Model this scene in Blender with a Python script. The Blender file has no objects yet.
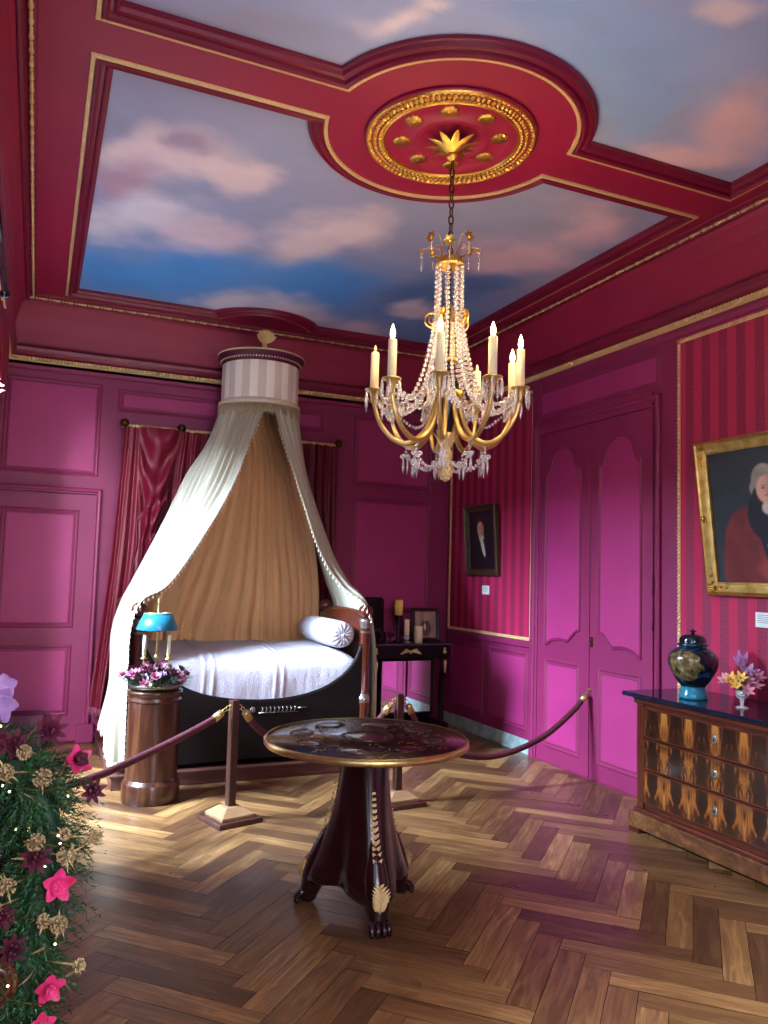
import bpy, bmesh, math, random
import numpy as np
from mathutils import Vector, Matrix, noise
PI = math.pi
R_ = math.radians
rnd = random.Random(7)
scene = bpy.context.scene

# ------------------------------------------------------------------ camera, light, exposure
XL, XR, YN, YB, ZC = -0.35, 4.064, -0.5, 7.58, 3.88      # room shell
def make_camera():
    yaw, pit, rol = R_(23.5687), R_(4.46037), R_(1.61085)
    f = Vector((math.sin(yaw)*math.cos(pit), math.cos(yaw)*math.cos(pit), math.sin(pit)))
    r0 = Vector((math.cos(yaw), -math.sin(yaw), 0)); u0 = r0.cross(f)
    r = r0*math.cos(rol)+u0*math.sin(rol); u = -r0*math.sin(rol)+u0*math.cos(rol)
    cd = bpy.data.cameras.new('camera'); cam = bpy.data.objects.new('camera', cd)
    scene.collection.objects.link(cam)
    m = Matrix((( r.x, u.x, -f.x, 0), (r.y, u.y, -f.y, 0), (r.z, u.z, -f.z, 1.55), (0, 0, 0, 1)))
    cam.matrix_world = m
    cd.sensor_fit = 'VERTICAL'; cd.sensor_height = 24; cd.lens = 792.25/1024*24
    cd.clip_start = 0.05
    scene.camera = cam
make_camera()
scene.view_settings.view_transform = 'Standard'
scene.view_settings.look = 'None'
scene.view_settings.gamma = 1
scene.view_settings.use_curve_mapping = False
scene.view_settings.exposure = 1.35
W_ = bpy.data.worlds.new('world'); scene.world = W_; W_.use_nodes = True
W_.node_tree.nodes['Background'].inputs[0].default_value = (0.55, 0.72, 1, 1)
W_.node_tree.nodes['Background'].inputs[1].default_value = 0.6
def area(name, loc, target, sx, sy, power, col, spread=180):
    l = bpy.data.lights.new(name, 'AREA'); l.shape = 'RECTANGLE'; l.size = sx; l.size_y = sy
    l.energy = power; l.color = col; l.spread = R_(spread)
    o = bpy.data.objects.new(name, l); scene.collection.objects.link(o); o.location = loc
    o.rotation_euler = (Vector(target)-Vector(loc)).to_track_quat('-Z', 'Y').to_euler()
    return o
# daylight: bright overcast sky seen from the windows of the left wall; the rear lamp is an added fill
WINS = [(4.75, 6.25, 0.45, 3.0), (0.0, 1.2, 0.45, 3.0)]
area('daylight_far_window', (-2.4, 5.1, 3.65), (-0.35, 5.05, 1.9), 1.5, 1.1, 1250, (0.60, 0.77, 1.0))
area('daylight_far_window_oblique', (-2.1, 2.9, 3.2), (-0.35, 5.9, 1.7), 1.8, 1.3, 110, (0.95, 0.92, 1.0))
area('daylight_near_window', (-2.4, 0.6, 3.7), (-0.35, 0.6, 1.9), 2.2, 2.2, 1800, (0.76, 0.86, 1.0))
area('rear_fill_light', (.75, -1.9, 2.5), (.35, 7.5, 1.7), 2.2, 1.9, 36, (0.92, 0.93, 1.0), 95)

# ------------------------------------------------------------------ materials
def lin(c):
    if isinstance(c, str):
        c = [int(c[i:i+2], 16)/255 for i in (0, 2, 4)]
    return tuple((x/12.92 if x <= .04045 else ((x+.055)/1.055)**2.4) for x in c)+(1,)
MATS = {}
def base(name, col, rough=.5, metal=0, spec=.5):
    m = bpy.data.materials.new(name); m.use_nodes = True
    b = m.node_tree.nodes['Principled BSDF']
    b.inputs['Base Color'].default_value = lin(col); b.inputs['Roughness'].default_value = rough
    b.inputs['Metallic'].default_value = metal; b.inputs['Specular IOR Level'].default_value = spec
    MATS[name] = m
    return m, m.node_tree, b
def nd(t, typ, **kw):
    n = t.nodes.new(typ)
    for k, v in kw.items(): setattr(n, k, v)
    return n
def coords(t, scale=(1, 1, 1), kind='Object', rot=(0, 0, 0)):
    c = nd(t, 'ShaderNodeTexCoord'); mp = nd(t, 'ShaderNodeMapping')
    mp.inputs['Scale'].default_value = scale; mp.inputs['Rotation'].default_value = rot
    t.links.new(c.outputs[kind], mp.inputs[0]); return mp.outputs[0]
def ramp(t, fac, stops):
    r = nd(t, 'ShaderNodeValToRGB'); e = r.color_ramp.elements
    while len(e) < len(stops): e.new(.5)
    for i, (p, c) in enumerate(stops):
        e[i].position = p; e[i].color = lin(c)
    t.links.new(fac, r.inputs[0]); return r.outputs[0]
def noise_(t, vec, scale, detail=4, dist=0, rough=.5):
    n = nd(t, 'ShaderNodeTexNoise'); n.inputs['Scale'].default_value = scale; n.inputs['Detail'].default_value = detail
    n.inputs['Distortion'].default_value = dist; n.inputs['Roughness'].default_value = rough
    t.links.new(vec, n.inputs['Vector']); return n.outputs[0]
def bump(t, b, h, strength=.2, dist=.01):
    n = nd(t, 'ShaderNodeBump'); n.inputs['Strength'].default_value = strength; n.inputs['Distance'].default_value = dist
    t.links.new(h, n.inputs['Height']); t.links.new(n.outputs[0], b.inputs['Normal'])
def plain(name, c1, c2=None, rough=.5, metal=0, scale=8, bs=.05, spec=.5, stretch=(1, 1, 1), det=4):
    m, t, b = base(name, c1, rough, metal, spec)
    h = noise_(t, coords(t, stretch), scale, det)
    if c2: t.links.new(ramp(t, h, [(.3, c1), (.7, c2)]), b.inputs['Base Color'])
    if bs: bump(t, b, h, bs)
    return m
plain('paint', '862052', '7e1c4c', .52, scale=3, bs=.04)                    # raspberry panelling, stiles
plain('paint_field', 'a62e6e', '9e2a68', .52, scale=3, bs=.04)              # lighter panel fields
plain('paint_plum', '541238', '4a0f31', .5, scale=3, bs=.04)
plain('ceiling_red', '9a1a44', '901840', .5, scale=2, bs=.05)
plain('moulding_red', '7c1438', '701032', .4, scale=4, bs=.03)
plain('gold', 'f0cf74', 'd8ac48', .34, 1, scale=60, bs=.3)
plain('gold_soft', 'e6d09a', 'd8bc7c', .5, .3, scale=80, bs=.5)
plain('gilt_frame', 'e6c878', 'bc944a', .34, 1, scale=14, bs=.25)
plain('brass', 'dcc88c', 'c4a860', .3, .9, scale=20, bs=.05)
plain('bronze_dark', '4a3a20', '6a5430', .4, 1, scale=30, bs=.2)
plain('pewter', 'a8a49a', '8c8880', .3, .9, scale=20, bs=.1)
plain('ebony', '0c0a10', '15111a', .25, scale=5, bs=.02)
plain('wax', 'e6dcb0', 'f0e8c4', .5, scale=8, bs=.02)
plain('wax_white', 'd8dcb8', 'e2e6c8', .5, scale=8, bs=.02)
plain('linen_cream', 'aea894', 'a29a84', .85, scale=120, bs=.25)
plain('linen_tan', 'dcb080', 'd0a272', .9, scale=120, bs=.25)
plain('cotton_white', 'bcb6be', 'aea6b0', .85, scale=90, bs=.4)
plain('drum_braid', 'e6d8ba', 'c8b690', .8, scale=200, bs=.6)
plain('fringe_tan', 'b8a888', 'a08c68', .8, scale=200, bs=.6)
plain('cream_trim', 'efe4cc', 'd8c8a4', .8, scale=200, bs=.6)
plain('crimson_cord', '3e0818', '5c1026', .7, scale=150, bs=.6)
plain('tole_blue', '1b6b86', '145a74', .3, scale=6, bs=.02)
plain('marble_grey', 'b8ccc8', '7f9a98', .25, scale=9, bs=0, det=8)
plain('marble_dark', '0e1220', '1a2438', .08, scale=6, bs=0, det=8)
plain('leaf_green', '1a4824', '2c6a30', .6, scale=20, bs=0)
plain('leaf_dark', '10301e', '1e4a2a', .6, scale=20, bs=0)
plain('burgundy_petal', '32081a', '5e1430', .6, scale=30, bs=0)
plain('pink_petal', 'a80c3c', 'e04088', .5, scale=30, bs=0)
plain('mauve_petal', '8a3a5a', 'b87090', .6, scale=40, bs=0)
plain('lilac_petal', '9a70b0', 'c8a8d8', .5, scale=20, bs=0)
plain('yellow_petal', 'd8a030', 'e8c860', .5, scale=20, bs=0)
plain('rose_petal', 'b87080', 'd090a8', .5, scale=20, bs=0)
plain('seed_gold', '86724c', 'b8a67a', .5, .3, scale=80, bs=.3)
plain('paper', 'dde6e4', 'd4dcdc', .8, scale=20, bs=0)
plain('ink', '70757c', None, .8, bs=0)
plain('dark_void', '05030a', None, .6, bs=0)
plain('dark_frame', '3a2a1a', '4a3620', .4, .4, scale=30, bs=.2)
plain('plaster_white', 'd8d8d4', 'cfcfca', .6, bs=.02)
def wood(name, c1, c2, c3, rough=.3, scale=3, axis=2, coat=0.0, det=6):
    m, t, b = base(name, c1, rough)
    s = [9, 9, 9]; s[axis] = 1.0
    h = noise_(t, coords(t, tuple(s)), scale, det, 1.2, .6)
    t.links.new(ramp(t, h, [(.25, c1), (.5, c2), (.75, c3)]), b.inputs['Base Color'])
    bump(t, b, h, .05); b.inputs['Coat Weight'].default_value = coat; b.inputs['Coat Roughness'].default_value = .08
    return m
wood('mahogany_z', '2c1008', '4a1c0e', '6a2c16', .28, axis=2, coat=.4)
wood('mahogany_x', '2c1008', '4a1c0e', '6a2c16', .28, axis=0, coat=.4)
wood('mahogany_y', '2c1008', '4a1c0e', '6a2c16', .28, axis=1, coat=.4)
wood('walnut_z', '22100a', '3a1c10', '5c3820', .3, axis=2, coat=.3, scale=1.5)
wood('table_dark', '120709', '210d0d', '331614', .25, axis=2, coat=.35)
wood('dark_wood_x', '080405', '0e0607', '180a0a', .5, axis=0, coat=0)
MATS['dark_wood_x'].node_tree.nodes['Principled BSDF'].inputs['Specular IOR Level'].default_value = .2
wood('platform_wood', '3a1c1a', '54302a', '6e443c', .4, axis=0, coat=.1)
wood('stanchion_wood', '2c1812', '3c2219', '4e2f26', .35, axis=2, coat=.2)
wood('stand_base', '7c5c3e', '8e6c4a', 'a07e58', .4, axis=0, coat=.1)  # paler than the posts: sunlight on the base put into the colour
def veneer():
    m, t, b = base('flame_veneer', '6a3010', .22)
    c = nd(t, 'ShaderNodeTexCoord'); sp = nd(t, 'ShaderNodeSeparateXYZ'); t.links.new(c.outputs['Object'], sp.inputs[0])
    pp = nd(t, 'ShaderNodeMath', operation='PINGPONG'); pp.inputs[1].default_value = .098
    t.links.new(sp.outputs[1], pp.inputs[0])
    cb = nd(t, 'ShaderNodeCombineXYZ'); t.links.new(pp.outputs[0], cb.inputs[1]); t.links.new(sp.outputs[2], cb.inputs[2])
    mp = nd(t, 'ShaderNodeMapping'); mp.inputs['Scale'].default_value = (1, 12, 2.8); t.links.new(cb.outputs[0], mp.inputs[0])
    n = noise_(t, mp.outputs[0], 1.6, 7, 1.6, .62)
    # the figured centre of each book-matched leaf is paler than its joints
    mr = nd(t, 'ShaderNodeMapRange'); mr.inputs[1].default_value = 0; mr.inputs[2].default_value = .098
    mr.inputs[3].default_value = .17; mr.inputs[4].default_value = -.15; t.links.new(pp.outputs[0], mr.inputs[0])
    ad = nd(t, 'ShaderNodeMath', operation='ADD'); t.links.new(n, ad.inputs[0]); t.links.new(mr.outputs[0], ad.inputs[1])
    t.links.new(ramp(t, ad.outputs[0], [(.40, '22100a'), (.54, '43200f'), (.66, '8a501f'), (.80, 'b87c38')]), b.inputs['Base Color'])
    b.inputs['Coat Weight'].default_value = .6; b.inputs['Coat Roughness'].default_value = .1
    m2, t2, b2 = base('burr_veneer', '7a4018', .28)
    h = noise_(t2, coords(t2, (1, 2.2, 3)), 2.4, 8, 2.2, .65)
    t2.links.new(ramp(t2, h, [(.3, '341a12'), (.5, '5e381f'), (.7, '8e6036')]), b2.inputs['Base Color'])
    b2.inputs['Coat Weight'].default_value = .5; b2.inputs['Coat Roughness'].default_value = .12
veneer()
def wallpaper():
    m, t, b = base('wallpaper', 'a01838', .45)
    c = nd(t, 'ShaderNodeTexCoord'); sp = nd(t, 'ShaderNodeSeparateXYZ'); t.links.new(c.outputs['Object'], sp.inputs[0])
    d = nd(t, 'ShaderNodeMath', operation='DIVIDE'); d.inputs[1].default_value = .145; t.links.new(sp.outputs[1], d.inputs[0])
    fr = nd(t, 'ShaderNodeMath', operation='FRACT'); t.links.new(d.outputs[0], fr.inputs[0])
    gt = nd(t, 'ShaderNodeMapRange'); gt.inputs[1].default_value = .49; gt.inputs[2].default_value = .51; t.links.new(fr.outputs[0], gt.inputs[0])
    # watered-silk figure on the darker stripes
    w = nd(t, 'ShaderNodeTexWave'); w.inputs['Scale'].default_value = 12; w.inputs['Distortion'].default_value = 9
    w.inputs['Detail'].default_value = 3; w.inputs['Detail Scale'].default_value = 1.5
    w.bands_direction = 'Z'; t.links.new(coords(t, (1, 3, 1)), w.inputs['Vector'])
    dk = ramp(t, w.outputs[0], [(.2, '80183e'), (.8, '902249')])
    mx = nd(t, 'ShaderNodeMix', data_type='RGBA'); t.links.new(gt.outputs[0], mx.inputs[0])
    t.links.new(dk, mx.inputs[6]); mx.inputs[7].default_value = lin('b42650'); t.links.new(mx.outputs[2], b.inputs['Base Color'])
    rr = nd(t, 'ShaderNodeMapRange'); rr.inputs[3].default_value = .55; rr.inputs[4].default_value = .34
    t.links.new(gt.outputs[0], rr.inputs[0]); t.links.new(rr.outputs[0], b.inputs['Roughness'])
wallpaper()
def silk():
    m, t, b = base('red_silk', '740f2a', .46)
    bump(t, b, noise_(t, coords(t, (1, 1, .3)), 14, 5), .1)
    m, t, b = base('red_silk_shaded', '5e0a1e', .42)  # darker copy of the silk, canopy's shadow put into its colour
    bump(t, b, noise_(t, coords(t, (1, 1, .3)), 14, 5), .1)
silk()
def stripe_drum():
    m, t, b = base('drum_stripe', 'd8ccb4', .8)
    c = nd(t, 'ShaderNodeTexCoord'); sp = nd(t, 'ShaderNodeSeparateXYZ'); t.links.new(c.outputs['Object'], sp.inputs[0])
    at = nd(t, 'ShaderNodeMath', operation='ARCTAN2'); t.links.new(sp.outputs[1], at.inputs[0]); t.links.new(sp.outputs[0], at.inputs[1])
    mu = nd(t, 'ShaderNodeMath', operation='MULTIPLY'); mu.inputs[1].default_value = 15/PI/2; t.links.new(at.outputs[0], mu.inputs[0])
    fr = nd(t, 'ShaderNodeMath', operation='FRACT'); t.links.new(mu.outputs[0], fr.inputs[0])
    gt = nd(t, 'ShaderNodeMath', operation='GREATER_THAN'); gt.inputs[1].default_value = .5; t.links.new(fr.outputs[0], gt.inputs[0])
    mx = nd(t, 'ShaderNodeMix', data_type='RGBA'); t.links.new(gt.outputs[0], mx.inputs[0])
    mx.inputs[6].default_value = lin('f2ead8'); mx.inputs[7].default_value = lin('d8cbb4'); t.links.new(mx.outputs[2], b.inputs['Base Color'])
stripe_drum()
def parquet():
    m, t, b = base('oak_parquet', '7a5230', .3)
    g = nd(t, 'ShaderNodeNewGeometry'); uv = nd(t, 'ShaderNodeUVMap')
    wn = nd(t, 'ShaderNodeTexWhiteNoise', noise_dimensions='1D'); t.links.new(g.outputs['Random Per Island'], wn.inputs[1])
    of = nd(t, 'ShaderNodeVectorMath', operation='SCALE'); t.links.new(wn.outputs[1], of.inputs[0]); of.inputs['Scale'].default_value = 40
    mp = nd(t, 'ShaderNodeMapping'); mp.inputs['Scale'].default_value = (1.6, 16, 1); t.links.new(uv.outputs[0], mp.inputs[0])
    ad = nd(t, 'ShaderNodeVectorMath', operation='ADD'); t.links.new(mp.outputs[0], ad.inputs[0]); t.links.new(of.outputs[0], ad.inputs[1])
    n = noise_(t, ad.outputs[0], 1.7, 7, 1.4, .6)
    col = ramp(t, n, [(.25, '66503a'), (.5, '927350'), (.72, 'bc9c70')])
    tone = ramp(t, g.outputs['Random Per Island'], [(0, '8a7470'), (.35, 'b09a8c'), (.7, 'd8c6b0'), (1, 'ffeed2')])
    mx = nd(t, 'ShaderNodeMix', data_type='RGBA', blend_type='MULTIPLY'); mx.inputs[0].default_value = 1
    t.links.new(col, mx.inputs[6]); t.links.new(tone, mx.inputs[7]); t.links.new(mx.outputs[2], b.inputs['Base Color'])
    rr = nd(t, 'ShaderNodeMapRange'); rr.inputs[3].default_value = .2; rr.inputs[4].default_value = .42
    t.links.new(noise_(t, coords(t), 3, 4), rr.inputs[0]); t.links.new(rr.outputs[0], b.inputs['Roughness'])
    bump(t, b, n, .12, .004); b.inputs['Specular IOR Level'].default_value = .6
parquet()
def vcol(name, rough=.6, bs=0):
    m, t, b = base(name, 'ffffff', rough)
    a = nd(t, 'ShaderNodeVertexColor', layer_name='col'); t.links.new(a.outputs[0], b.inputs['Base Color'])
    if bs: bump(t, b, noise_(t, coords(t), 60, 4), bs)
vcol('painted_sky', .7); vcol('oil_painting', .35, .05)
def crystal():
    m, t, b = base('crystal', 'ffffff', .04); b.inputs['Transmission Weight'].default_value = .75; b.inputs['IOR'].default_value = 1.5
    b.inputs['Specular IOR Level'].default_value = 1
    m, t, b = base('mirror_glass', 'e8e8ea', .01, 1)
    m, t, b = base('window_glass', 'ffffff', .02)
    tr = nd(t, 'ShaderNodeBsdfTransparent'); gl = nd(t, 'ShaderNodeBsdfGlossy'); gl.inputs['Roughness'].default_value = .01
    mx = nd(t, 'ShaderNodeMixShader'); mx.inputs[0].default_value = .06
    t.links.new(tr.outputs[0], mx.inputs[1]); t.links.new(gl.outputs[0], mx.inputs[2])
    t.links.new(mx.outputs[0], t.nodes['Material Output'].inputs[0])
    m, t, b = base('porcelain', '0c1a30', .12)
    n = noise_(t, coords(t), 11, 3, .6)
    t.links.new(ramp(t, n, [(.5, '0a1626'), (.62, '14506a')]), b.inputs['Base Color'])
    b.inputs['Coat Weight'].default_value = .8
    m, t, b = base('porcelain_teal', '1c7a96', .1); b.inputs['Coat Weight'].default_value = .8
    plain('porcelain_gold', '121c26', '94824e', .25, .3, scale=34, bs=.2, det=5)
    for nme, col, st in (('flame', (1, .72, .32, 1), 14), ('fairy_light', (1, .85, .5, 1), 4)):
        m, t, b = base(nme, 'ffffff'); b.inputs['Emission Color'].default_value = col; b.inputs['Emission Strength'].default_value = st
crystal()

# ------------------------------------------------------------------ mesh helpers
def catmull(P, n=8, closed=False):
    P = [Vector(p) for p in P]; L = len(P); out = []
    rng = range(L) if closed else range(L-1)
    for i in rng:
        if closed: a, b, c, d = P[(i-1) % L], P[i], P[(i+1) % L], P[(i+2) % L]
        else:
            b, c = P[i], P[i+1]; a = P[i-1] if i else b*2-c; d = P[i+2] if i+2 < L else c*2-b
        for k in range(n):
            t = k/n
            out.append(.5*((2*b)+(c-a)*t+(2*a-5*b+4*c-d)*t*t+(3*b-a-3*c+d)*t*t*t))
    if not closed: out.append(P[-1])
    return out
class MB:
    def __init__(s): s.v = []; s.f = []; s.sm = []; s.uv = None
    def add(s, v, f, smooth=True):
        o = len(s.v); s.v += [tuple(p) for p in v]; s.f += [tuple(i+o for i in q) for q in f]; s.sm += [smooth]*len(f); return s
    def box(s, lo, hi, M=None):
        x0, y0, z0 = lo; x1, y1, z1 = hi
        v = [Vector(p) for p in ((x0,y0,z0),(x1,y0,z0),(x1,y1,z0),(x0,y1,z0),(x0,y0,z1),(x1,y0,z1),(x1,y1,z1),(x0,y1,z1))]
        if M: v = [M @ p for p in v]
        return s.add(v, [(0,3,2,1),(4,5,6,7),(0,1,5,4),(1,2,6,5),(2,3,7,6),(3,0,4,7)], False)
    def lathe(s, prof, c=(0, 0, 0), n=24, M=None, sx=1, sy=1, rib=0, nrib=0, a0=0, a1=2*PI, caps=True):
        full = abs(a1-a0-2*PI) < 1e-6; m = n if full else n+1
        v = []
        for r, z in prof:
            for k in range(m):
                a = a0+(a1-a0)*k/n; q = r*(1+rib*math.cos(nrib*a)) if nrib else r
                p = Vector((q*math.cos(a)*sx, q*math.sin(a)*sy, z))
                if M: p = M @ p
                v.append(p+Vector(c))
        f = []
        for i in range(len(prof)-1):
            for k in range(n):
                k2 = (k+1) % m
                f.append((i*m+k, i*m+k2, (i+1)*m+k2, (i+1)*m+k))
        s.add(v, f)
        if full and caps:
            o = len(s.v)-len(v)
            if prof[0][0] > 1e-4: s.f.append(tuple(o+k for k in reversed(range(m)))); s.sm.append(False)
            if prof[-1][0] > 1e-4: s.f.append(tuple(o+(len(prof)-1)*m+k for k in range(m))); s.sm.append(False)
        return s
    def tube(s, path, r, n=8, closed=False, caps=True):
        path = [Vector(p) for p in path]; L = len(path)
        rr = r if isinstance(r, (list, tuple)) else [r]*L
        v = []; up = None
        for i, p in enumerate(path):
            a = path[(i-1) % L] if (closed or i) else p; b = path[(i+1) % L] if (closed or i < L-1) else p
            t = (b-a); t = t.normalized() if t.length > 1e-9 else Vector((0, 0, 1))
            if up is None:
                up = Vector((0, 0, 1)) if abs(t.z) < .9 else Vector((1, 0, 0))
            sd = t.cross(up)
            if sd.length < 1e-6: sd = t.cross(Vector((.3, 1, .2)))
            sd.normalize(); up = sd.cross(t).normalized()
            for k in range(n):
                q = 2*PI*k/n; v.append(p+rr[i]*(math.cos(q)*sd+math.sin(q)*up))
        f = []
        for i in range(L if closed else L-1):
            j = (i+1) % L
            for k in range(n): f.append((i*n+k, i*n+(k+1) % n, j*n+(k+1) % n, j*n+k))
        if caps and not closed: f += [tuple(reversed(range(n))), tuple((L-1)*n+k for k in range(n))]
        return s.add(v, f)
    def ball(s, c, r, n=8, m=6, sz=1, M=None):
        prof = [(r*math.sin(PI*i/m), -r*sz*math.cos(PI*i/m)) for i in range(m+1)]
        prof[0] = (1e-5, prof[0][1]); prof[-1] = (1e-5, prof[-1][1])
        return s.lathe(prof, c, n, M)
    def grid(s, rows, closed=False):
        n = len(rows[0]); v = [p for r in rows for p in r]; f = []
        for i in range(len(rows)-1):
            for k in range(n if closed else n-1):
                f.append((i*n+k, i*n+(k+1) % n, (i+1)*n+(k+1) % n, (i+1)*n+k))
        return s.add(v, f)
    def poly(s, pts): return s.add(pts, [tuple(range(len(pts)))], False)
    def prism(s, pts, d):
        n = len(pts); d = Vector(d); v = [Vector(p) for p in pts]
        return s.add(v+[p+d for p in v], [tuple(reversed(range(n))), tuple(range(n, 2*n))]+[(i, (i+1) % n, (i+1) % n+n, i+n) for i in range(n)], False)
    def xf(s, M): s.v = [tuple(M @ Vector(p)) for p in s.v]; return s
def wpos(o):
    p = Vector((0, 0, 0))
    while o is not None: p += o.location; o = o.parent
    return p
def build(name, mb, mat, parent=None, bevel=0, kind=None, label=None, cols=None, fixn=True):
    me = bpy.data.meshes.new(name)
    off = wpos(parent) if parent else Vector((0, 0, 0))
    me.from_pydata([tuple(Vector(p)-off) for p in mb.v], [], mb.f)
    if fixn:
        bm = bmesh.new(); bm.from_mesh(me); bmesh.ops.recalc_face_normals(bm, faces=bm.faces); bm.to_mesh(me); bm.free()
    me.polygons.foreach_set('use_smooth', mb.sm)
    me.materials.append(MATS[mat])
    if cols is not None:
        a = me.color_attributes.new('col', 'FLOAT_COLOR', 'POINT'); a.data.foreach_set('color', np.asarray(cols, dtype=np.float32).ravel())
    o = bpy.data.objects.new(name, me); scene.collection.objects.link(o)
    if parent: o.parent = parent
    if bevel:
        b = o.modifiers.new('bevel', 'BEVEL'); b.width = bevel; b.segments = 2; b.limit_method = 'ANGLE'
    if kind: o['kind'] = kind
    if label: o['label'] = label
    return o
def S(name, mb, mat, parent=None, **kw): return build(name, mb, mat, parent, kind=None if parent else 'structure', **kw)
def thing(name, label, cat, loc=(0, 0, 0), group=None):
    o = bpy.data.objects.new(name, None); o.empty_display_size = .05; scene.collection.objects.link(o); o.location = loc
    o['label'] = label; o['category'] = cat
    if group: o['group'] = group
    return o
def tag(o, label, cat, group=None):
    o['label'] = label; o['category'] = cat
    if group: o['group'] = group
    return o
def copy_tree(o, parent=None):
    c = o.copy(); scene.collection.objects.link(c)
    if parent: c.parent = parent
    for ch in [x for x in scene.collection.objects if x.parent == o]: copy_tree(ch, c)
    return c

# ------------------------------------------------------------------ wall panelling helpers
back = lambda s, z, d: Vector((s, YB-d, z))
right = lambda s, z, d: Vector((XR-d, s, z))
left = lambda s, z, d: Vector((XL+d, s, z))
near = lambda s, z, d: Vector((s, YN+d, z))
def offset(pts, w):
    n = len(pts); A = sum(pts[i][0]*pts[(i+1) % n][1]-pts[(i+1) % n][0]*pts[i][1] for i in range(n)); sg = 1 if A > 0 else -1
    out = []
    for i in range(n):
        p = Vector(pts[i][:2]); a = Vector(pts[i-1][:2]); b = Vector(pts[(i+1) % n][:2])
        d1 = (p-a); d2 = (b-p); d1 = d1.normalized() if d1.length > 1e-7 else d2.normalized(); d2 = d2.normalized() if d2.length > 1e-7 else d1
        n1 = Vector((-d1.y, d1.x))*sg; n2 = Vector((-d2.y, d2.x))*sg; m = n1+n2
        m = m.normalized() if m.length > 1e-6 else n1; c = max(.35, m.dot(n1))
        q = p+m*(w/c); out.append((q.x, q.y))
    return out
PROF = [(0, 0), (.006, .007), (.014, .010), (.024, .007), (.03, .002), (.042, .005), (.05, .002)]
def ring(mb, mp, pts, prof):
    rows = []
    for w, d in prof: rows.append([mp(p[0], p[1], d) for p in offset(pts, w)])
    n = len(pts)
    v = [p for r in rows for p in r]; f = [(i*n+k, i*n+(k+1) % n, (i+1)*n+(k+1) % n, (i+1)*n+k) for i in range(len(rows)-1) for k in range(n)]
    return mb.add(v, f, False)
def rect(a, b, c, d): return [(a, c), (b, c), (b, d), (a, d)]
TR = [0]
def trim(mb, mat, parent=None, **kw):
    TR[0] += 1
    return S('trim_%d' % TR[0], mb, mat, parent, **kw)
def panel(mp, pts, par=None, d0=0.0, fm='paint_field', mm='paint', prof=PROF):
    mb = MB(); pf = [(w, d+d0) for w, d in prof]; ring(mb, mp, pts, pf)
    o = build('panel_moulding', mb, mm, par) if par else trim(mb, mm)
    q = [mp(p[0], p[1], pf[-1][1]) for p in offset(pts, pf[-1][0])]
    build('panel_field', MB().poly(q), fm, o, fixn=False)
    return o
def slab(mp, a, b, c, d, d0, d1):
    mb = MB(); lo = mp(a, c, d0); hi = mp(b, d, d1)
    return mb.box([min(lo[i], hi[i]) for i in range(3)], [max(lo[i], hi[i]) for i in range(3)])
def slabs(mp, L):
    mb = MB()
    for q in L:
        t = slab(mp, *q); mb.add(t.v, t.f, False)
    return mb

# ------------------------------------------------------------------ floor: herringbone oak
def floor():
    L, Wd = .6364, .1113; mb = MB(); uvs = []; g = .0012
    u = Vector((math.sqrt(.5), math.sqrt(.5))); v = Vector((-math.sqrt(.5), math.sqrt(.5)))
    x0, y0 = 1.735, -.03; lo = Vector((XL, YN)); hi = Vector((XR, YB)); rr = random.Random(3)
    def clip(poly, ax, val, sgn):
        out = []
        for i in range(len(poly)):
            a, b = poly[i], poly[(i+1) % len(poly)]; da, db = sgn*(a[0][ax]-val), sgn*(b[0][ax]-val)
            if da >= 0: out.append(a)
            if da*db < 0:
                t = da/(da-db); out.append((a[0].lerp(b[0], t), a[1].lerp(b[1], t)))
        return out
    for j in range(-4, 6):
        for k in range(-60, 110):
            for h in (0, 1):
                if h == 0: a, b, c, d = k*Wd, k*Wd+L, k*Wd, (k+1)*Wd
                else: a, b, c, d = (k-1)*Wd, k*Wd, k*Wd, k*Wd+L
                a -= j*L; b -= j*L; c += j*L; d += j*L
                mid = Vector((x0, y0))+u*((a+b)/2)+v*((c+d)/2)
                if not (lo.x-.4 < mid.x < hi.x+.4 and lo.y-.4 < mid.y < hi.y+.4): continue
                q = [(a+g, c+g), (b-g, c+g), (b-g, d-g), (a+g, d-g)]
                poly = []
                for (s_, t_) in q:
                    p = Vector((x0, y0))+u*s_+v*t_
                    uvp = Vector((s_, t_)) if h == 0 else Vector((t_, s_))
                    poly.append((p, uvp))
                for ax, val, sg in ((0, lo.x, 1), (0, hi.x, -1), (1, lo.y, 1), (1, hi.y, -1)):
                    poly = clip(poly, ax, val, sg)
                    if len(poly) < 3: break
                if len(poly) < 3: continue
                dz = rr.uniform(-.0007, .0007); tx = rr.uniform(-.0015, .0015)
                mb.add([(p.x, p.y, dz+tx*(p.x-mid.x)) for p, _ in poly], [tuple(range(len(poly)))], False)
                uvs += [tuple(w) for _, w in poly]
    o = S('floor', mb, 'oak_parquet', fixn=False)
    l = o.data.uv_layers.new(name='UVMap')
    for i, w in enumerate(uvs): l.data[i].uv = w
    build('subfloor', MB().box((XL-.2, YN-.2, -.2), (XR+.2, YB+.2, -.004)), 'dark_void', o)
floor()

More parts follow.
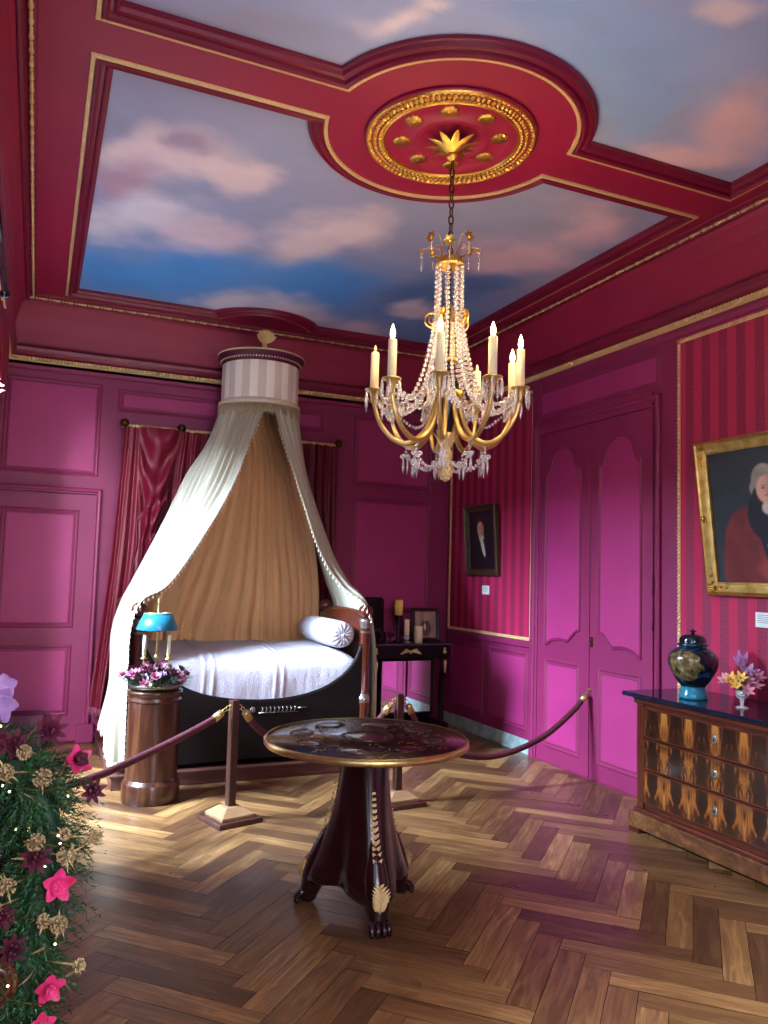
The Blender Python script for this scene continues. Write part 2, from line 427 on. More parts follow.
# ------------------------------------------------------------------ walls
T = .25
S('wall_back', MB().box((XL-T, YB, -.2), (XR+T, YB+T, 4.2)), 'paint')
S('wall_right', MB().box((XR, YN-T, -.2), (XR+T, YB, 4.2)), 'paint')
def holed(mp, s0, s1, z0, z1, holes, d0, d1):
    mb = MB(); cur = s0
    for a, b, c, d in sorted(holes):
        for q in ((cur, a, z0, z1), (a, b, z0, c), (a, b, d, z1)):
            t = slab(mp, *q, d0, d1); mb.add(t.v, t.f, False)
        cur = b
    t = slab(mp, cur, s1, z0, z1, d0, d1); mb.add(t.v, t.f, False)
    return mb
S('wall_left', holed(left, YN, YB, -.2, 4.2, WINS, -.35, 0), 'paint')
FILLWIN = (.1, 1.5, .5, 3.0)  # opening added in the near wall to let the rear fill in
S('wall_near', holed(near, XL-.35, XR+T, -.2, 4.2, [FILLWIN], -.3, 0), 'paint')
def window(i, mp, w):
    a, b, c, d = w; f = .06
    o = S('window_%d' % i, slabs(mp, [(a, a+f, c, d, -.25, -.18), (b-f, b, c, d, -.25, -.18), (a, b, c, c+f, -.25, -.18), (a, b, d-f, d, -.25, -.18),
        ((a+b)/2-.045, (a+b)/2+.045, c, d, -.26, -.17)]+[(a, b, z-.015, z+.015, -.24, -.2) for z in (c+(d-c)*k/4 for k in (1, 2, 3))]), 'plaster_white')
    g = MB().poly([mp(a+f, c+f, -.22), mp(b-f, c+f, -.22), mp(b-f, d-f, -.22), mp(a+f, d-f, -.22)]); build('glass', g, 'window_glass', o)
window(1, left, WINS[0]); window(2, left, WINS[1]); window(3, near, FILLWIN)  # the third one is added for the rear fill, out of view

# back wall panelling
xs = .47
trim(slabs(back, [(XL, XR, 3.30, 3.36, 0, .03)]), 'paint')
panel(back, rect(-.33, .47, 2.35, 3.20))
panel(back, rect(.61, 1.55, 2.97, 3.18)); panel(back, rect(1.62, 2.62, 2.97, 3.18)); panel(back, rect(2.95, 3.85, 2.45, 3.18))
panel(back, rect(2.95, 3.85, 1.15, 2.33)); panel(back, rect(2.95, 3.85, .25, .95)); panel(back, rect(.75, 2.6, .3, 2.8))
dr = S('door_3', slabs(back, [(XL, .46, .02, 2.17, 0, .03)]), 'paint')
panel(back, rect(-.30, .33, 1.0, 2.04), dr, .03); panel(back, rect(-.30, .33, .24, .85), dr, .03)
mb = MB(); ring(mb, back, rect(XL-.05, .51, -.05, 2.24), [(0, 0), (0, .04), (.012, .05), (.03, .045), (.04, .03), (.05, .03), (.055, .0)]); trim(mb, 'paint')
trim(slabs(back, [(.40, .55, 0, .16, 0, .065)]), 'paint', bevel=.01)
S('baseboard_back', slabs(back, [(.55, XR, 0, .14, 0, .02)]), 'paint')

# right wall: panelling, double door, overdoor
DS, DE, DM, DT = 4.43, 5.845, 5.137, 2.81
mb = slabs(right, [(DE, 5.955, 0, 3.3, 0, .03), (4.20, DS, 0, 3.3, 0, .012), (DS, DE, DT+.005, 2.93, 0, .03), (DS, DE, 2.93, 3.3, 0, .012)])
trim(mb, 'paint', bevel=.006)
mb = MB(); ring(mb, right, rect(DS-.075, DE+.06, -.05, 2.9), [(0, .0), (0, .035), (.012, .045), (.03, .04), (.035, .028), (.05, .028), (.055, .02), (.06, .0)]); trim(mb, 'paint')
panel(right, rect(4.36, 5.88, 2.95, 3.23), d0=.012)
def leaf(i, outer, inner):
    a, b = min(outer, inner), max(outer, inner)
    o = S('door_%d' % i, slabs(right, [(a+.003, b-.003, .008, DT, 0, .022)]), 'paint', bevel=.002)
    q = lambda t: outer+(inner-outer)*t
    w0, w1 = .155, .845
    m = lambda t: q(w0+(w1-w0)*t)
    hw = abs(m(1)-m(0)); dp = [(w_*.55, d_*1.5) for w_, d_ in PROF]
    def shp(segs):
        # each segment: arc (cx, cz, r, a0, a1) in metres from the outer edge, or a point
        out = []
        for g_ in segs:
            if len(g_) == 2: out.append(g_)
            else:
                cx_, cz_, r_, a0_, a1_ = g_
                out += [(cx_+r_*math.cos(R_(a0_+(a1_-a0_)*i/12)), cz_+r_*math.sin(R_(a0_+(a1_-a0_)*i/12))) for i in range(13)]
        return out
    h = hw/2; ra = h-.075
    top = shp([(0, 2.46), (.008, 2.47, .045, -90+8, -5), (h, 2.475+.06, ra-.0, 165, 15), (hw-.008, 2.47, .045, 185, 262), (hw, 2.46)])
    top = [(0, 2.455), (.03, 2.455)]+[(.03+.05*t_, 2.455+.055*t_*t_*(3-2*t_)) for t_ in (.25, .5, .75)]+[(h+(ra)*math.cos(R_(b_)), 2.51+.165*math.sin(R_(b_))) for b_ in range(172, 7, -8)]+[(hw-.03-.05*t_, 2.455+.055*t_*t_*(3-2*t_)) for t_ in (.75, .5, .25)]+[(hw-.03, 2.455), (hw, 2.455)]
    sm = lambda x_: x_*x_*(3-2*x_)
    bz = lambda x_: 1.125-.105*sm(max(0, min(1, (hw-.02-x_)/.17)))-.042*sm(max(0, min(1, (.12-x_)/.09)))+.012*math.sin(PI*max(0, min(1, (hw-.17-x_)/(hw-.29))))
    bp = [Vector((hw*(1-i_/36), bz(hw*(1-i_/36)), 0)) for i_ in range(37)]
    sg_ = 1 if inner > outer else -1
    pts = [(m(0)+sg_*x_, z_) for x_, z_ in top]+[(m(0)+sg_*p.x, p.y) for p in bp]
    panel(right, pts, o, .022, prof=dp)
    panel(right, rect(m(0), m(1), .13, .875), o, .022)
    return o
d1 = leaf(1, DE, DM); d2 = leaf(2, DS, DM)
for z in (.35, 1.2, 1.45, 2.4):
    build('hinge', MB().tube([right(DS-.004, z, .03), right(DS-.004, z+.16, .03)], .009, 8), 'paint', d2)
build('lock_plate', slab(right, DM-.05, DM-.02, 1.02, 1.10, .022, .028), 'bronze_dark', d2, bevel=.002)
build('cover_strip', slab(right, DM-.008, DM+.014, .01, DT-.01, .022, .032), 'paint', d1, bevel=.003)
# dado and skirting, far bay
trim(slabs(right, [(5.955, YB-.03, .93, .985, 0, .025)]), 'paint', bevel=.008)
panel(right, rect(6.02, 6.68, .19, .885)); panel(right, rect(6.78, 7.45, .19, .885))
S('baseboard_right', slabs(right, [(5.955, YB-.02, 0, .125, 0, .018)]), 'marble_grey', bevel=.004)
# wallpaper fields
trim(slabs(right, [(5.955, YB-.06, .985, 3.27, 0, .004)]), 'wallpaper')
trim(slabs(right, [(-.5, 4.215, .78, 3.27, 0, .004)]), 'wallpaper')
trim(slabs(right, [(-.5, 4.20, .72, .78, 0, .03)]), 'paint', bevel=.008)
panel(right, rect(3.3, 4.1, .2, .66)); panel(right, rect(2.0, 3.2, .2, .66)); S('baseboard_right.001', slabs(right, [(YN, 4.2, 0, .12, 0, .018)]), 'marble_grey')
# gilded bead border round the wallpaper
def border(pts, closed=True, w=.028):
    mb = MB(); n = len(pts)
    for i in range(n if closed else n-1):
        a = Vector(pts[i]); b = Vector(pts[(i+1) % n]); L = (b-a).length; k = int(L/.026); t = (b-a)/L
        lo = [min(a[j], b[j])-w/2 for j in (0, 1)]; hi = [max(a[j], b[j])+w/2 for j in (0, 1)]
        s_ = slab(right, lo[0], hi[0], lo[1], hi[1], .004, .010); mb.add(s_.v, s_.f, False)
        for j in range(k+1):
            p = a+t*(L*j/k)
            c = right(p.x, p.y, .010)
            mb.lathe([(.011, 0), (.008, .006), (1e-5, .009)], c, 6, Matrix.Rotation(-PI/2, 4, 'Y'))
    return mb
trim(border([(5.975, 1.005), (7.50, 1.005), (7.50, 3.245), (5.975, 3.245)]), 'gold_soft')
trim(border([(-.3, .80), (4.195, .80), (4.195, 3.235), (-.3, 3.235)]), 'gold_soft')

# cornice, cove and ceiling
def rring(prof, mat):
    rows = []
    for d, z in prof: rows.append([Vector((XL+d, YN+d, z)), Vector((XR-d, YN+d, z)), Vector((XR-d, YB-d, z)), Vector((XL+d, YB-d, z))])
    mb = MB(); n = 4; v = [p for r in rows for p in r]
    mb.add(v, [(i*n+k, i*n+(k+1) % n, (i+1)*n+(k+1) % n, (i+1)*n+k) for i in range(len(rows)-1) for k in range(n)], False)
    return mb
trim(rring([(0, 3.26), (.02, 3.27), (.03, 3.30), (.03, 3.325)], 'm'), 'paint')
trim(rring([(.035, 3.325), (.055, 3.335), (.055, 3.362), (.04, 3.37)], 'm'), 'gold_soft')
trim(rring([(.045, 3.37), (.07, 3.385), (.09, 3.41), (.095, 3.44), (.075, 3.447), (.06, 3.455), (.045, 3.475), (.045, 3.49)], 'm'), 'moulding_red')
trim(rring([(.045, 3.49), (.06, 3.60), (.085, 3.72), (.12, 3.82), (.14, 3.845)], 'm'), 'ceiling_red')
trim(rring([(.14, 3.845), (.15, 3.838), (.165, 3.84), (.175, 3.855), (.19, ZC-.012), (.205, ZC-.02), (.22, ZC-.012), (.225, ZC)], 'm'), 'moulding_red')
def cornice_rope():
    mb = MB()
    def run(a, b):
        a = Vector(a); b = Vector(b); L = (b-a).length; k = int(L/.03); t = (b-a)/L; q = t.to_track_quat('X', 'Z').to_matrix().to_4x4() @ Matrix.Rotation(.6, 4, 'Z')
        for j in range(k): mb.box((-.006, -.011, -.014), (.006, .011, .014), Matrix.Translation(a+t*(L*(j+.5)/k)) @ q)
    run((XL+.05, YB-.056, 3.349), (XR-.05, YB-.056, 3.349)); run((XR-.056, 1.5, 3.349), (XR-.056, YB-.05, 3.349))
    trim(mb, 'gold_soft')
cornice_rope()
def bead_course():
    mb = MB(); d = .18; z = ZC-.026
    def run(a, b):
        a = Vector(a); b = Vector(b); L = (b-a).length; k = int(L/.105); t = (b-a)/L; q = t.to_track_quat('Z', 'Y').to_matrix().to_4x4()
        for j in range(k):
            p = a+t*(L*j/k)
            mb.ball(p, .0125, 6, 6, 2.5, q); mb.ball(p+t*.046, .0105, 6, 4, 1, q); mb.ball(p+t*.069, .0105, 6, 4, 1, q)
    run((XL+d, YB-d-.015, z), (XR-d, YB-d-.015, z)); run((XR-d, 2.2, z), (XR-d, YB-d-.015, z)); run((XL+d+.02, 2.5, z), (XL+d+.02, YB-d-.015, z))
    trim(mb, 'gold_soft')
bead_course()
MC = (1.90, 3.605); RM = .67
def outline(x0, x1, y0, y1, lobes):
    """rectangle with round lobes cut out of its near/far edges; lobes: (cx, cy, r, edge)"""
    pts = []
    def arc(cx, cy, r, ye, from_left, up):
        h = math.sqrt(r*r-(ye-cy)**2); A = math.atan2(ye-cy, -h); B = math.atan2(ye-cy, h)
        n = 40; o = []
        if up: a, b = A, B           # bulge towards +y
        else:
            a, b = A, B
            if a > 0: a -= 2*PI
        for i in range(n+1):
            t = a+(b-a)*i/n; o.append((cx+r*math.cos(t), cy+r*math.sin(t)))
        return o if from_left else o[::-1]
    pts.append((x0, y0))
    for l in lobes:
        if l[3] == 'near': pts += arc(l[0], l[1], l[2], y0, True, True)
    pts += [(x1, y0), (x1, y1)]
    for l in lobes:
        if l[3] == 'far': pts += arc(l[0], l[1], l[2], y1, False, False)
    pts.append((x0, y1))
    return pts
OUT_FAR = outline(.113, 3.735, 3.715, 7.24, [(MC[0], MC[1], RM, 'near'), (1.87, 7.47, .50, 'far')])
OUT_NEAR = outline(.113, 3.735, -.1, 3.44, [(MC[0], MC[1], RM, 'far')])
def ceiling():
    cu = bpy.data.curves.new('c', 'CURVE'); cu.dimensions = '2D'; cu.fill_mode = 'BOTH'
    for pts in (rect(XL-.05, XR+.05, YN-.05, YB+.05), OUT_FAR, OUT_NEAR):
        sp = cu.splines.new('POLY'); sp.points.add(len(pts)-1); sp.use_cyclic_u = True
        for i, p in enumerate(pts): sp.points[i].co = (p[0], p[1], 0, 1)
    o = bpy.data.objects.new('tmp', cu); scene.collection.objects.link(o)
    me = bpy.data.meshes.new_from_object(o.evaluated_get(bpy.context.evaluated_depsgraph_get())); me.name = 'ceiling'
    bpy.data.objects.remove(o); me.materials.clear(); me.materials.append(MATS['ceiling_red'])
    c = bpy.data.objects.new('ceiling', me); c.location = (0, 0, ZC); scene.collection.objects.link(c); c['kind'] = 'structure'
    build('roof_slab', MB().box((XL-T-.1, YN-T, 4.2), (XR+T, YB+T, 4.4)), 'dark_void', c)
    for pts in (OUT_FAR, OUT_NEAR):
        mp = lambda x, y, d: Vector((x, y, ZC-d))
        mb = MB(); ring(mb, mp, pts, [(-.014, 0), (-.012, .010), (.006, .012), (.010, .004)]); trim(mb, 'gold_soft')
        mb = MB(); ring(mb, mp, pts, [(.010, .004), (.012, .016), (.026, .022), (.036, .014), (.04, -.002), (.054, -.004), (.064, .006), (.076, .0), (.082, -.018), (.092, -.022), (.092, -.04)]); trim(mb, 'moulding_red')
ceiling()
SKYC = {'cream': 'e6dade', 'mauve': 'b89cb4', 'mauve2': 'a69cb8', 'white': 'e0e0ec', 'pinkw': 'dcccd8', 'blue': '4a9be4', 'dblue': '5682bc', 'pinkc': 'dfc8d4', 'grey': '98a4c0', 'blue2': '8ab4e8'}
BLOBS = [(0.36,4.61,0.23,-0.12,0.03,0.26,'cream'),(0.67,4.64,0.32,-0.16,0.05,0.32,'cream'),(0.98,4.66,0.18,-0.09,0.05,0.20,'cream'),(0.35,5.07,0.23,-0.12,0.03,0.32,'mauve'),(0.67,4.45,0.16,-0.08,0.02,0.14,'mauve2'),(0.51,5.46,0.43,-0.22,0.04,0.37,'white'),(0.94,5.59,0.45,-0.23,0.07,0.37,'pinkw'),(1.64,5.43,0.33,-0.17,0.14,0.44,'cream'),(1.84,4.95,0.28,-0.14,0.12,0.31,'cream'),(0.94,6.45,0.73,-0.39,0.09,0.54,'blue'),(0.42,6.73,0.30,-0.16,0.04,0.51,'blue'),(2.11,6.08,0.59,-0.31,0.19,0.52,'blue'),(3.00,6.01,0.46,-0.24,0.27,0.54,'dblue'),(1.44,6.85,0.40,-0.21,0.07,0.33,'white'),(2.01,6.91,0.41,-0.22,0.12,0.40,'white'),(2.70,7.15,0.35,-0.19,0.15,0.38,'white'),(3.04,6.29,0.20,-0.11,0.12,0.25,'white'),(3.15,4.84,0.32,-0.17,0.19,0.29,'pinkc'),(3.23,4.23,0.29,-0.15,0.22,0.29,'pinkc'),(3.22,5.37,0.28,-0.15,0.12,0.19,'dblue'),(2.79,4.29,0.35,-0.18,0.15,0.23,'grey'),(1.25,2.96,0.19,-0.09,0.04,0.08,'white'),(1.42,2.81,0.11,-0.05,0.03,0.05,'white'),(2.24,2.80,0.37,-0.18,0.20,0.25,'blue2'),(2.67,3.03,0.18,-0.09,0.19,0.22,'blue2'),(2.47,2.35,0.13,-0.06,0.08,0.07,'white'),(3.18,2.83,0.18,-0.09,0.21,0.19,'pinkc'),(3.23,3.18,0.24,-0.12,0.11,0.11,'pinkc'),(1.92,2.67,0.23,-0.11,0.08,0.10,'blue2'),(0.72,3.25,0.24,-0.11,0.03,0.13,'grey')]
def fbm(X, Y, seed, base_scale, octv=5):
    rs = np.random.RandomState(seed); out = 0; amp = 1; tot = 0; sc = base_scale
    for _ in range(octv):
        G = rs.rand(64, 64); x = (X*sc) % 63; y = (Y*sc) % 63; xi = x.astype(int); yi = y.astype(int); fx = x-xi; fy = y-yi
        fx = fx*fx*(3-2*fx); fy = fy*fy*(3-2*fy)
        out = out+amp*((G[xi, yi]*(1-fx)+G[xi+1, yi]*fx)*(1-fy)+(G[xi, yi+1]*(1-fx)+G[xi+1, yi+1]*fx)*fy); tot += amp; amp *= .55; sc *= 2.03
    return out/tot
def sky_canvas(x0, x1, y0, y1, z):
    st = .025; nx = int((x1-x0)/st)+1; ny = int((y1-y0)/st)+1
    xs_ = np.linspace(x0, x1, nx); ys_ = np.linspace(y0, y1, ny); X, Y = np.meshgrid(xs_, ys_)
    wx = (fbm(X+5, Y+5, 1, 1.6)-.5)*.45; wy = (fbm(X+5, Y+5, 2, 1.6)-.5)*.45
    c = np.zeros((ny, nx, 3)); c[:] = lin('98a4c4')[:3]
    far = np.clip((Y-5.2)/1.2, 0, 1)[..., None]; c = c*(1-far)+np.array(lin('6e9cd4')[:3])*far
    nr = np.clip((3.5-Y)/.8, 0, 1)[..., None]; c = c*(1-nr)+np.array(lin('9cb8e4')[:3])*nr
    for bx, by, ax, ay, dx, dy, k in BLOBS:
        det = ax*dy-ay*dx; qx = X+wx-bx; qy = Y+wy-by
        p = (qx*dy-qy*dx)/det; q = (ax*qy-ay*qx)/det; r = np.sqrt(p*p+q*q)+(fbm(X+9, Y+9, 5, 2.6)-.5)*.9
        a = np.clip(1.35-r, 0, 1); a = (a*a*(3-2*a)*.92)[..., None]
        c = c*(1-a)+np.array(lin(SKYC[k])[:3])*a
    v = (.9+.2*fbm(X+2, Y*2+2, 8, 3))[..., None]; c = np.clip(c*v*1.14, 0, 1)
    mb = MB(); mb.grid([[Vector((x, y, z)) for x in xs_] for y in ys_])
    o = S('ceiling', mb, 'painted_sky', cols=np.concatenate([c.reshape(-1, 3), np.ones((nx*ny, 1))], 1), fixn=False)
sky_canvas(.1, 3.76, 3.68, 7.28, ZC+.04)
sky_canvas(.1, 3.76, -.14, 3.50, ZC+.04)
# lobe over the bed canopy and the central rose
def rose():
    t = thing('ceiling_rose', 'round crimson ceiling rose with gilded ring above the chandelier', 'ceiling rose', (MC[0], MC[1], ZC))
    D = lambda prof: MB().lathe([(r, ZC-d) for r, d in prof], (MC[0], MC[1], 0), 96)
    build('disc', D([(.455, 0), (.46, .016), (.45, .02), (.36, .02), (.345, .012), (.335, .018), (.325, .010), (.315, .014), (.305, .006), (.215, .006), (.205, .016), (.19, .022), (.175, .012), (.165, .016), (.155, .006), (.001, .006)]), 'ceiling_red', t)
    mb = MB(); n = 90
    for i in range(n):                      # gilded leaf garland
        for k in range(3):
            a = 2*PI*(i+.33*k)/n; r = .375+.03*k; c = Vector((MC[0]+r*math.cos(a), MC[1]+r*math.sin(a), ZC-.024))
            mb.ball(c, .016, 6, 4, .5, Matrix.Rotation(a, 4, 'Z') @ Matrix.Rotation(.5*(-1)**k, 4, 'Y'))
    mb.lathe([(.352, ZC-.018), (.354, ZC-.03), (.362, ZC-.032), (.366, ZC-.02)], (MC[0], MC[1], 0), 96, caps=False)
    mb.lathe([(.440, ZC-.02), (.442, ZC-.032), (.450, ZC-.03), (.454, ZC-.016)], (MC[0], MC[1], 0), 96, caps=False)
    build('gilded_ring', mb, 'gold', t)
    for k in range(8):
        a = 2*PI*(k+.35)/8; c = (MC[0]+.262*math.cos(a), MC[1]+.262*math.sin(a), 0); mb = MB()
        mb.lathe([(.046, ZC-.005), (.047, ZC-.012), (.034, ZC-.020), (.014, ZC-.015), (.001, ZC-.022)], c, 48, rib=.07, nrib=12)
        build('rosette', mb, 'gold', t)
rose()

# ================================================================== things
def cloth(rows, nu=60, nv=50, folds=8, amp=(.02, .02), seed=0, phase=0, drift=.6, amps=None, sub=4):
    """surface through rows of control points; folds displace it along its normal"""
    cr = [catmull(r, max(2, nu//(len(r)-1))) for r in rows]
    n = min(len(c) for c in cr); cr = [[c[int(round(i*(len(c)-1)/(n-1)))] for i in range(n)] for c in cr]
    cols = [catmull([r[i] for r in cr], max(2, nv//(len(rows)-1))) for i in range(n)]
    m = len(cols[0]); g = [[cols[i][j] for i in range(n)] for j in range(m)]
    out = []
    for j in range(m):
        row = []
        v = j/(m-1)
        if amps:
            q = v*(len(amps)-1); k = min(int(q), len(amps)-2); A = amps[k]+(amps[k+1]-amps[k])*(q-k)
        else: A = amp[0]+(amp[1]-amp[0])*v
        for i in range(n):
            a = g[j][max(i-1, 0)]; b = g[j][min(i+1, n-1)]; c = g[max(j-1, 0)][i]; d = g[min(j+1, m-1)][i]
            N = (b-a).cross(d-c); N = N.normalized() if N.length > 1e-9 else Vector((0, -1, 0))
            u = i/(n-1); w = noise.noise(Vector((u*3+seed, v*1.2, seed*.7)))
            ph = 2*PI*folds*(u+.035*drift*w*(.3+v))+phase
            h = math.sin(ph)+.35*math.sin(2.3*ph+seed)+.25*noise.noise(Vector((u*folds*1.5, v*4, seed)))
            edge = min(1, u*12, (1-u)*12)
            row.append(g[j][i]+N*A*h*(.35+.65*edge))
        out.append(row)
    return out
def tassels(path, step=.045, L=.028, r=.008, n=6):
    """row of small bobbles hanging on short cords along an edge"""
    mb = MB(); acc = 0
    for a, b in zip(path, path[1:]):
        d = (b-a).length
        while acc < d:
            p = a.lerp(b, acc/d) if d > 0 else a
            mb.tube([p, p-Vector((0, 0, L*.6))], r*.3, 4); mb.ball(p-Vector((0, 0, L)), r, n, 4, 1.5)
            acc += step
        acc -= d
    return mb
def fringe(path, L=.08, step=.01, r=.0035, seed=1):
    q = random.Random(seed); mb = MB(); acc = 0
    for a, b in zip(path, path[1:]):
        d = (b-a).length
        while acc < d:
            p = a.lerp(b, acc/d); l = L*q.uniform(.85, 1.1)
            mb.tube([p, p+Vector((q.uniform(-.004, .004), q.uniform(-.004, .004), -l*.5)), p+Vector((q.uniform(-.006, .006), q.uniform(-.006, .006), -l))], [r*.7, r, r*1.2], 4)
            acc += step
        acc -= d
    return mb
def petal(mb, base, d, up, L, W, curl=.3, n=4):
    d = d.normalized(); sd = d.cross(up).normalized(); up = sd.cross(d); rows = []
    for i in range(n+1):
        t = i/n; c = base+d*L*t+up*L*(curl*(t*t)-.0); w = W*math.sin(PI*min(.97, .12+.85*t))**.8*.5
        rows.append([c-sd*w+up*w*.25, c, c+sd*w+up*w*.25])
    mb.grid(rows)
def rdir(q, zmin=-1):
    while True:
        v = Vector((q.uniform(-1, 1), q.uniform(-1, 1), q.uniform(zmin, 1)))
        if .1 < v.length < 1: return v.normalized()

# ------------------------------------------------------------------ bed
def platform():
    t = thing('bed_platform', 'low brown wooden platform under the boat bed', 'platform', (1.6, 6.5, 0))
    build('platform_body', MB().box((.56, 5.88, 0), (2.66, 7.45, .088)), 'platform_wood', t, bevel=.004)
    build('top_board', MB().box((.545, 5.865, .086), (2.675, 7.46, .102)), 'platform_wood', t, bevel=.004)
platform()
def bed():
    z0 = .102
    t = thing('boat_bed', 'dark mahogany boat bed with round posts and curved side rail', 'bed', (1.6, 6.5, z0))
    for (x, y) in ((.70, 5.95), (2.46, 5.95), (.70, 7.03), (2.50, 7.03)):
        c = (x, y, 0)
        p = build('post', MB().lathe([(.058, z0), (.058, z0+.06), (.046, z0+.08), (.046, .50), (.05, .52), (.05, .56), (.036, .58), (.038, .8), (.036, 1.08), (.04, 1.09), (.04, 1.185), (.03, 1.19)], c, 24), 'mahogany_z', t)
        build('post_ring', MB().lathe([(.047, .52), (.052, .525), (.052, .565), (.047, .57), (.042, .585), (.037, .59)], c, 24, caps=False), 'pewter', p)
        build('capital', MB().lathe([(.036, 1.07), (.040, 1.075), (.038, 1.10), (.05, 1.165), (.05, 1.18), (.04, 1.186)], c, 24), 'pewter', p)
        b = MB().ball((x, y, 1.243), .058, 20, 14); b.lathe([(.034, 1.183), (.022, 1.192), (.02, 1.2)], c, 16); build('ball_finial', b, 'mahogany_z', p)
    for x0, x1, nm in ((.683, .717, 'footboard'), (2.463, 2.50, 'headboard')):
        pts = [(x0, 6.0, .2), (x0, 6.98, .2), (x0, 6.98, 1.19), (x0, 6.75, 1.215), (x0, 6.5, 1.22), (x0, 6.25, 1.215), (x0, 6.0, 1.19)]
        h = build(nm, MB().prism(pts, (x1-x0, 0, 0)), 'mahogany_y', t, bevel=.006)
        q = (x0+x1)/2
        build('top_roll', MB().tube([(q, 5.99, 1.2), (q, 6.25, 1.228), (q, 6.5, 1.233), (q, 6.75, 1.228), (q, 6.99, 1.2)], .024, 12), 'mahogany_y', h)
    top = catmull([(.73, 0, 1.0), (.86, 0, .80), (1.05, 0, .67), (1.26, 0, .60), (1.55, 0, .565), (1.85, 0, .575), (2.1, 0, .635), (2.28, 0, .74), (2.38, 0, .86), (2.43, 0, .98)], 6)
    bot = catmull([(2.43, 0, .125), (1.9, 0, .14), (1.58, 0, .145), (1.25, 0, .14), (.73, 0, .125)], 5)
    pts = [Vector((p.x, 5.925, p.z)) for p in top+bot]
    r = build('side_rail', MB().prism(pts, (0, .035, 0)), 'dark_wood_x', t, bevel=.003)
    lip = MB().tube([Vector((p.x, 5.942, p.z)) for p in top], .014, 8); build('rail_lip', lip, 'dark_wood_x', r)
    build('back_rail', MB().prism([Vector((p.x, 7.02, p.z)) for p in top+bot], (0, .03, 0)), 'dark_wood_x', t)
    m = MB()
    for k in range(8):
        a = k*PI/4; m.ball((1.555+.014*math.cos(a), 5.921, .505+.014*math.sin(a)), .008, 6, 4, .5, Matrix.Rotation(PI/2, 4, 'X'))
    m.ball((1.555, 5.919, .505), .008, 6, 4)
    build('gilt_flower', m, 'pewter', r)
    m = MB()
    for k in range(9):
        x = 1.62+k*.032; m.tube([(x, 5.921, .485), (x+.012, 5.918, .50), (x+.004, 5.921, .522), (x+.02, 5.921, .515)], .0045, 5)
    m.tube([(1.60, 5.921, .48), (1.91, 5.921, .48)], .0035, 5); m.tube([(1.91, 5.921, .505), (1.98, 5.921, .51)], .005, 5)
    build('gilt_mount', m, 'pewter', r)
    # mattress hidden under the spread
    build('mattress', MB().box((.76, 6.02, .36), (2.42, 6.95, .78)), 'cotton_white', t, bevel=.04)
bed()
def bedspread():
    rows = []; q = random.Random(4)
    prof = [(6.98, .80), (6.965, .90), (6.9, .935), (6.7, .935), (6.5, .93), (6.3, .918), (6.15, .90), (6.05, .875), (6.0, .84), (5.978, .79), (5.972, .7), (5.972, .6), (5.972, .5)]
    pr = catmull([(0, y, z) for y, z in prof], 6); nx = 170
    for p in pr:
        row = []
        for i in range(nx+1):
            x = .74+(2.44-.74)*i/nx
            n = noise.noise(Vector((x*5, p.y*4, p.z*5)))*.012+noise.noise(Vector((x*22, p.y*16, p.z*9)))*.0035
            for sx in (1.19, 1.26, 1.74, 1.80):          # raised seam bands of the quilt
                n += .009*math.exp(-((x-sx-.04*(p.z-.8))/.012)**2)
            drop = -.05*max(0, (x-2.28)/.16)**2
            hang = max(0, .85-p.z)/.35
            row.append(Vector((x, p.y-(n*.8+.002)*min(1, hang*3)+.0, p.z+n*(1-min(1, hang*2))+drop)))
        rows.append(row)
    o = build('bedspread', MB().grid(rows), 'cotton_white'); tag(o, 'white woven bedspread covering the boat bed mattress', 'bedspread')
    bc = (2.31, 0, 1.045); mb = MB(); n = 28; rows = []
    for j, (y, r) in enumerate([(6.06, .001), (6.055, .02), (6.058, .06), (6.066, .09), (6.09, .108), (6.15, .115), (6.5, .118), (6.85, .115), (6.92, .105), (6.945, .07), (6.95, .001)]):
        row = []
        for k in range(n*2):
            a = PI*k/n; plt = 1+.05*math.cos(14*a)*(1 if j in (1, 2, 3) else 0)
            rr = r*plt*(1-.03*max(0, -math.sin(a))); row.append(Vector((bc[0]+rr*math.cos(a), y-(.006*math.cos(14*a) if j in (2, 3) else 0), bc[2]+rr*math.sin(a)*.97)))
        rows.append(row)
    mb.grid(rows, True); t = thing('bolster', 'white cylindrical bolster cushion with gathered end on the bed', 'bolster', (2.31, 6.5, .93))
    build('bolster_cover', mb, 'cotton_white', t)
    build('end_button', MB().ball((2.31, 6.05, 1.045), .012, 10, 6), 'cotton_white', t)
bedspread()

